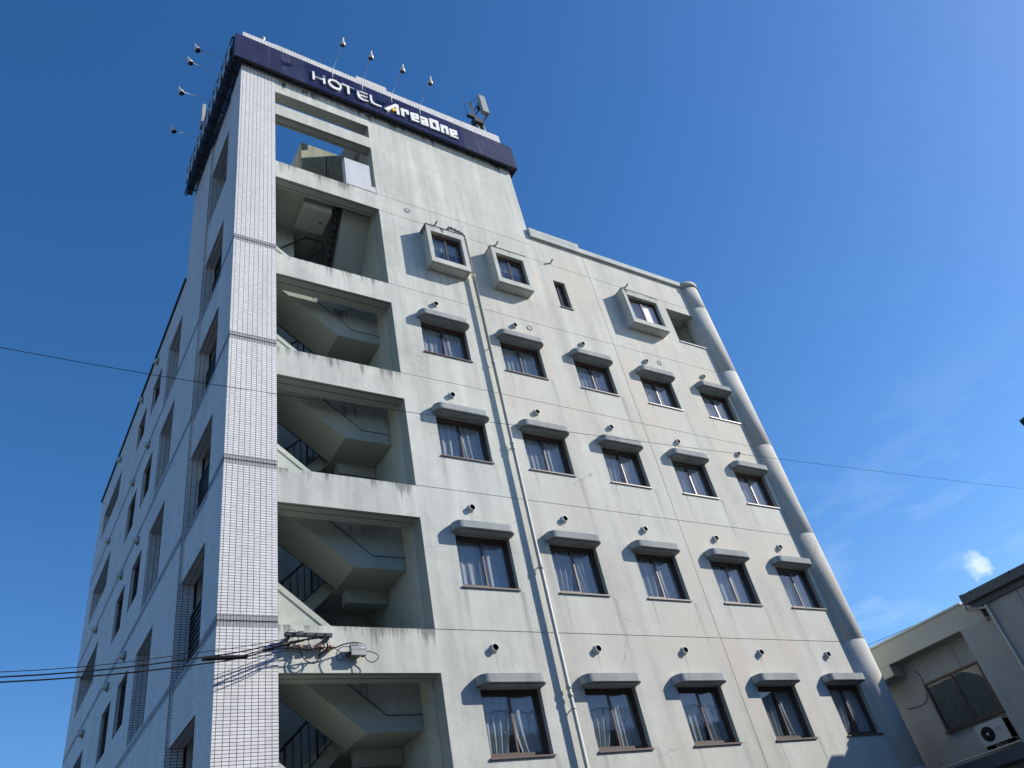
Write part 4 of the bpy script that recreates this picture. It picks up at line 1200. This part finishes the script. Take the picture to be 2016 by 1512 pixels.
wire([(16.3, 4.0, 7.25), (16.2, 0.65, 6.99), (16.2, -2.1, 6.87), (16.2, -6.0, 6.85)], 0.006, 'upper of two thin wires just above the neighbouring roof edge', group='wires above the neighbouring roof')
wire([(16.25, 4.0, 7.1), (16.2, 0.65, 6.91), (16.2, -0.24, 6.86), (16.2, -6.0, 6.80)], 0.005, 'lower of two thin wires just above the neighbouring roof edge', group='wires above the neighbouring roof')

# ------------------------------------------------------------------ neighbouring building on the right
NB = thing('neighbouring_building', (20.0, -2.0, 0.0), 'low shaded beige building at the right with dark metal eave and recessed balcony', 'building')
NX = 16.0
mb = MB()
mb.box((NX + 0.55, -1.66, 0.0), (NX + 8, 7.0, 6.30))                # recess wall
mb.box((NX + 0.001, -2.50, 0.0), (NX + 8, -1.66, 6.315))            # pier
mb.box((NX - 0.05, -14.0, 0.0), (NX + 8, -2.502, 6.66))             # taller part
build('wall', mb, 'nb_wall', NB)
mb = MB(); mb.box((NX, -2.36, 6.302), (NX + 8, 7.0, 6.82)); build('roof_beam', mb, 'nb_beam', NB)
mb = MB(); mb.box((NX + 0.001, 0.49, 6.03), (NX + 0.55, 7.0, 6.30)); build('beam_end', mb, 'nb_beam', NB)
mb = MB(); mb.box((NX - 0.03, -2.0, 6.823), (NX + 0.12, 7.0, 6.865)); mb.box((NX + 0.12, -2.0, 6.823), (NX + 8, 7.0, 6.835)); build('coping', mb, 'nb_coping', NB)
mb = MB(); 
mb.box((NX - 0.30, -14.0, 6.70), (NX + 8, -2.20, 6.915)); mb.box((NX - 0.295, -2.30, 6.915), (NX + 0.1, -2.20, 6.93))
mb.box((NX - 0.14, -14.0, 6.56), (NX + 8, -2.26, 6.695))
build('eave_fascia', mb, 'nb_roof', NB)
mb = MB()
y = -2.50
while y > -13: mb.box((NX - 0.303, y, 6.84), (NX - 0.29, y + 0.02, 6.92)); y -= 1.05
build('fascia_seam', mb, 'black', NB)
mb = MB(); mb.box((NX + 0.545, -0.966, 5.68), (NX + 0.556, -0.958, 6.30)); mb.box((NX - 0.056, -3.36, 0.5), (NX - 0.046, -3.352, 6.60)); build('panel_joint', mb, 'joint', NB)
# window in the recess
wy0, wy1, wz0, wz1 = -1.42, 0.15, 4.52, 5.67
mb = MB(); xw = NX + 0.50
def yr(a, b, c_, d, t, x0, x1):
    mb.box((x0, a, c_), (x1, a + t, d)); mb.box((x0, b - t, c_), (x1, b, d)); mb.box((x0, a + t, c_), (x1, b - t, c_ + t)); mb.box((x0, a + t, d - t), (x1, b - t, d))
yr(wy0, wy1, wz0, wz1, 0.05, xw - 0.03, xw + 0.045); mb.box((xw - 0.02, (wy0 + wy1) / 2 - 0.025, wz0), (xw + 0.03, (wy0 + wy1) / 2 + 0.025, wz1)); mb.box((xw - 0.06, wy0 - 0.03, wz0 - 0.04), (xw + 0.04, wy1 + 0.03, wz0))
wn_ = build('window', mb, 'frame', NB)
mb = MB(); mb.face([(xw + 0.01, wy0 + 0.05, wz0 + 0.05), (xw + 0.01, wy1 - 0.05, wz0 + 0.05), (xw + 0.01, wy1 - 0.05, wz1 - 0.05), (xw + 0.01, wy0 + 0.05, wz1 - 0.05)]); build('pane', mb, 'glass', wn_)
mb = curtain_mb(wy1 - wy0, wz1 - wz0 - 0.05, random.Random(11), [(0.0, 0.78, 0.0, 0.78), (0.78, 1.57, 0.78, 1.57)], 0)
mb.v = [(xw + 0.028 + y * 0.5, wy0 + x, z + wz0 + 0.03) for x, y, z in mb.v]
build('curtain', mb, 'curtain2', wn_)
mb = MB(); mb.tube(smooth_path([(15.75, -2.2, 6.72), (15.78, -2.16, 6.64), (15.84, -2.2, 6.60), (15.92, -2.46, 6.53), (15.92, -2.56, 6.48), (15.92, -2.58, 6.38), (15.92, -2.58, 0.3)], 5), 0.033, 0, 12); build('downpipe', mb, 'ac', NB)
mb = MB(); mb.lathe([(0.0, -0.05), (0.05, -0.05), (0.055, -0.01), (0.04, 0.0)], (NX, -2.40, 6.28), (1, 0, 0), 0, 16); build('vent_cap', mb, 'porcelain', NB)
mb = MB(); mb.box((NX - 0.12, -2.6, 3.46), (NX + 0.6, 7.0, 3.72)); build('balcony_edge', mb, 'nb_roof', NB)
mb = MB(); mb.tube([(NX - 0.10, -1.70, 3.775), (NX - 0.10, 7.0, 3.775)], 0.022, 0, 8); mb.tube([(NX + 0.05, -1.70, 3.80), (NX + 0.05, 7.0, 3.80)], 0.015, 0, 8); build('balcony_rail', mb, 'ac', NB)
mb = MB(); mb.tube(smooth_path([(NX + 0.53, 0.22, 6.05), (NX + 0.53, 0.14, 5.85), (NX + 0.53, 0.20, 5.45), (NX + 0.53, 0.45, 5.27), (NX + 0.53, 0.9, 5.32)], 6), 0.007, 0, 6); build('hanging_cable', mb, 'black', NB)

# air-conditioner unit on the balcony edge
AC = thing('air_conditioner', (16.25, -1.1, 3.84), 'beige air-conditioner outdoor unit with round black fan grille under the shaded window', 'air conditioner')
mb = MB(); mb.box((16.08, -1.46, 3.90), (16.36, -0.74, 4.36)); build('casing', mb, 'ac', AC, bevel=0.012)
mb = MB()
mb.lathe([(0.0, -0.004), (0.155, -0.004), (0.16, 0.004)], (16.076, -0.985, 4.125), (1, 0, 0), 0, 30)
build('fan_grille', mb, 'black', AC)
mb = MB(); mb.box((16.10, -1.466, 3.93), (16.34, -1.455, 4.33)); build('side_grille', mb, 'black', AC)
mb = MB()
for k in range(10):
    r = 0.02 + k * 0.014; mb.lathe([(r, -0.0), (r + 0.002, -0.002), (r + 0.004, 0.0)], (16.070, -0.985, 4.125), (1, 0, 0), 0, 30)
build('guard_rings', mb, 'darksteel', AC)
mb = MB(); mb.lathe([(0.0, -0.006), (0.034, -0.006), (0.036, 0.004)], (16.070, -0.985, 4.125), (1, 0, 0), 0, 16); mb.box((16.072, -1.34, 4.16), (16.08, -1.20, 4.20)); build('badge', mb, 'antenna', AC)
mb = MB()
for y in (-1.38, -0.86): mb.box((16.06, y, 3.80), (16.38, y + 0.05, 3.90))
build('foot', mb, 'black', AC)

# eave corner of a near roof at the far right of the view
EV = thing('near_roof_corner', (8.3, -8.1, 6.2), 'tiny dark roof eave corner poking in at the right edge of the picture', 'roof')
mb = MB(); mb.prism([(7.76, -8.0), (9.6, -7.53), (9.5, -9.4), (7.40, -9.55)], lambda u, v, d: (u, v, d), 6.345, 6.375, 0); build('eave_board', mb, 'nb_roof', EV)
mb = MB(); mb.prism([(7.80, -8.02), (9.5, -7.60), (9.4, -9.3), (7.50, -9.5)], lambda u, v, d: (u, v, d), 6.32, 6.344, 0); build('gutter', mb, 'darksteel', EV)

# the building across the street, behind the viewer: it closes the street and shows in the lower window panes
OB = thing('opposite_building', (5.0, -25.0, 0.0), 'plain grey block across the street, only reflected in the lowest panes', 'building')
us = [-34.0, 36.0]; zs = [0.0, 10.6]
rows = [(0.9, 2.6), (3.9, 5.4), (7.0, 8.5)]
for a, b in rows: zs += [a, b]
x = -32.0; cols = []
while x < 34: cols.append((x, x + 1.7)); us += [x, x + 1.7]; x += 3.4
mb = MB()
plate(mb, us, zs, lambda u, z: 0.15 if any(a < z < b for a, b in rows) and any(a < u < b for a, b in cols) else 0.0, 0.3,
      lambda u, z, d: (u, -20.0 - d, z), lambda u, z, d: 1 if d > 0.1 else 0)
mb.box((-34, -30, 0), (36, -20.31, 10.59), 0)
build('wall', mb, ['nb_wall', 'dark'], OB)
mb = MB(); mb.box((-34.1, -19.9, 10.6), (36.1, -20.35, 10.78)); build('coping', mb, 'nb_coping', OB)
mb = MB(); mb.box((-34, -20.12, 11.75), (36, -20.06, 11.81)); mb.box((-34, -20.11, 10.92), (36, -20.07, 10.96))
x = -34.0
while x < 36: mb.box((x, -20.11, 10.78), (x + 0.03, -20.07, 11.75)); x += 0.28
build('roof_railing', mb, 'antenna', OB)
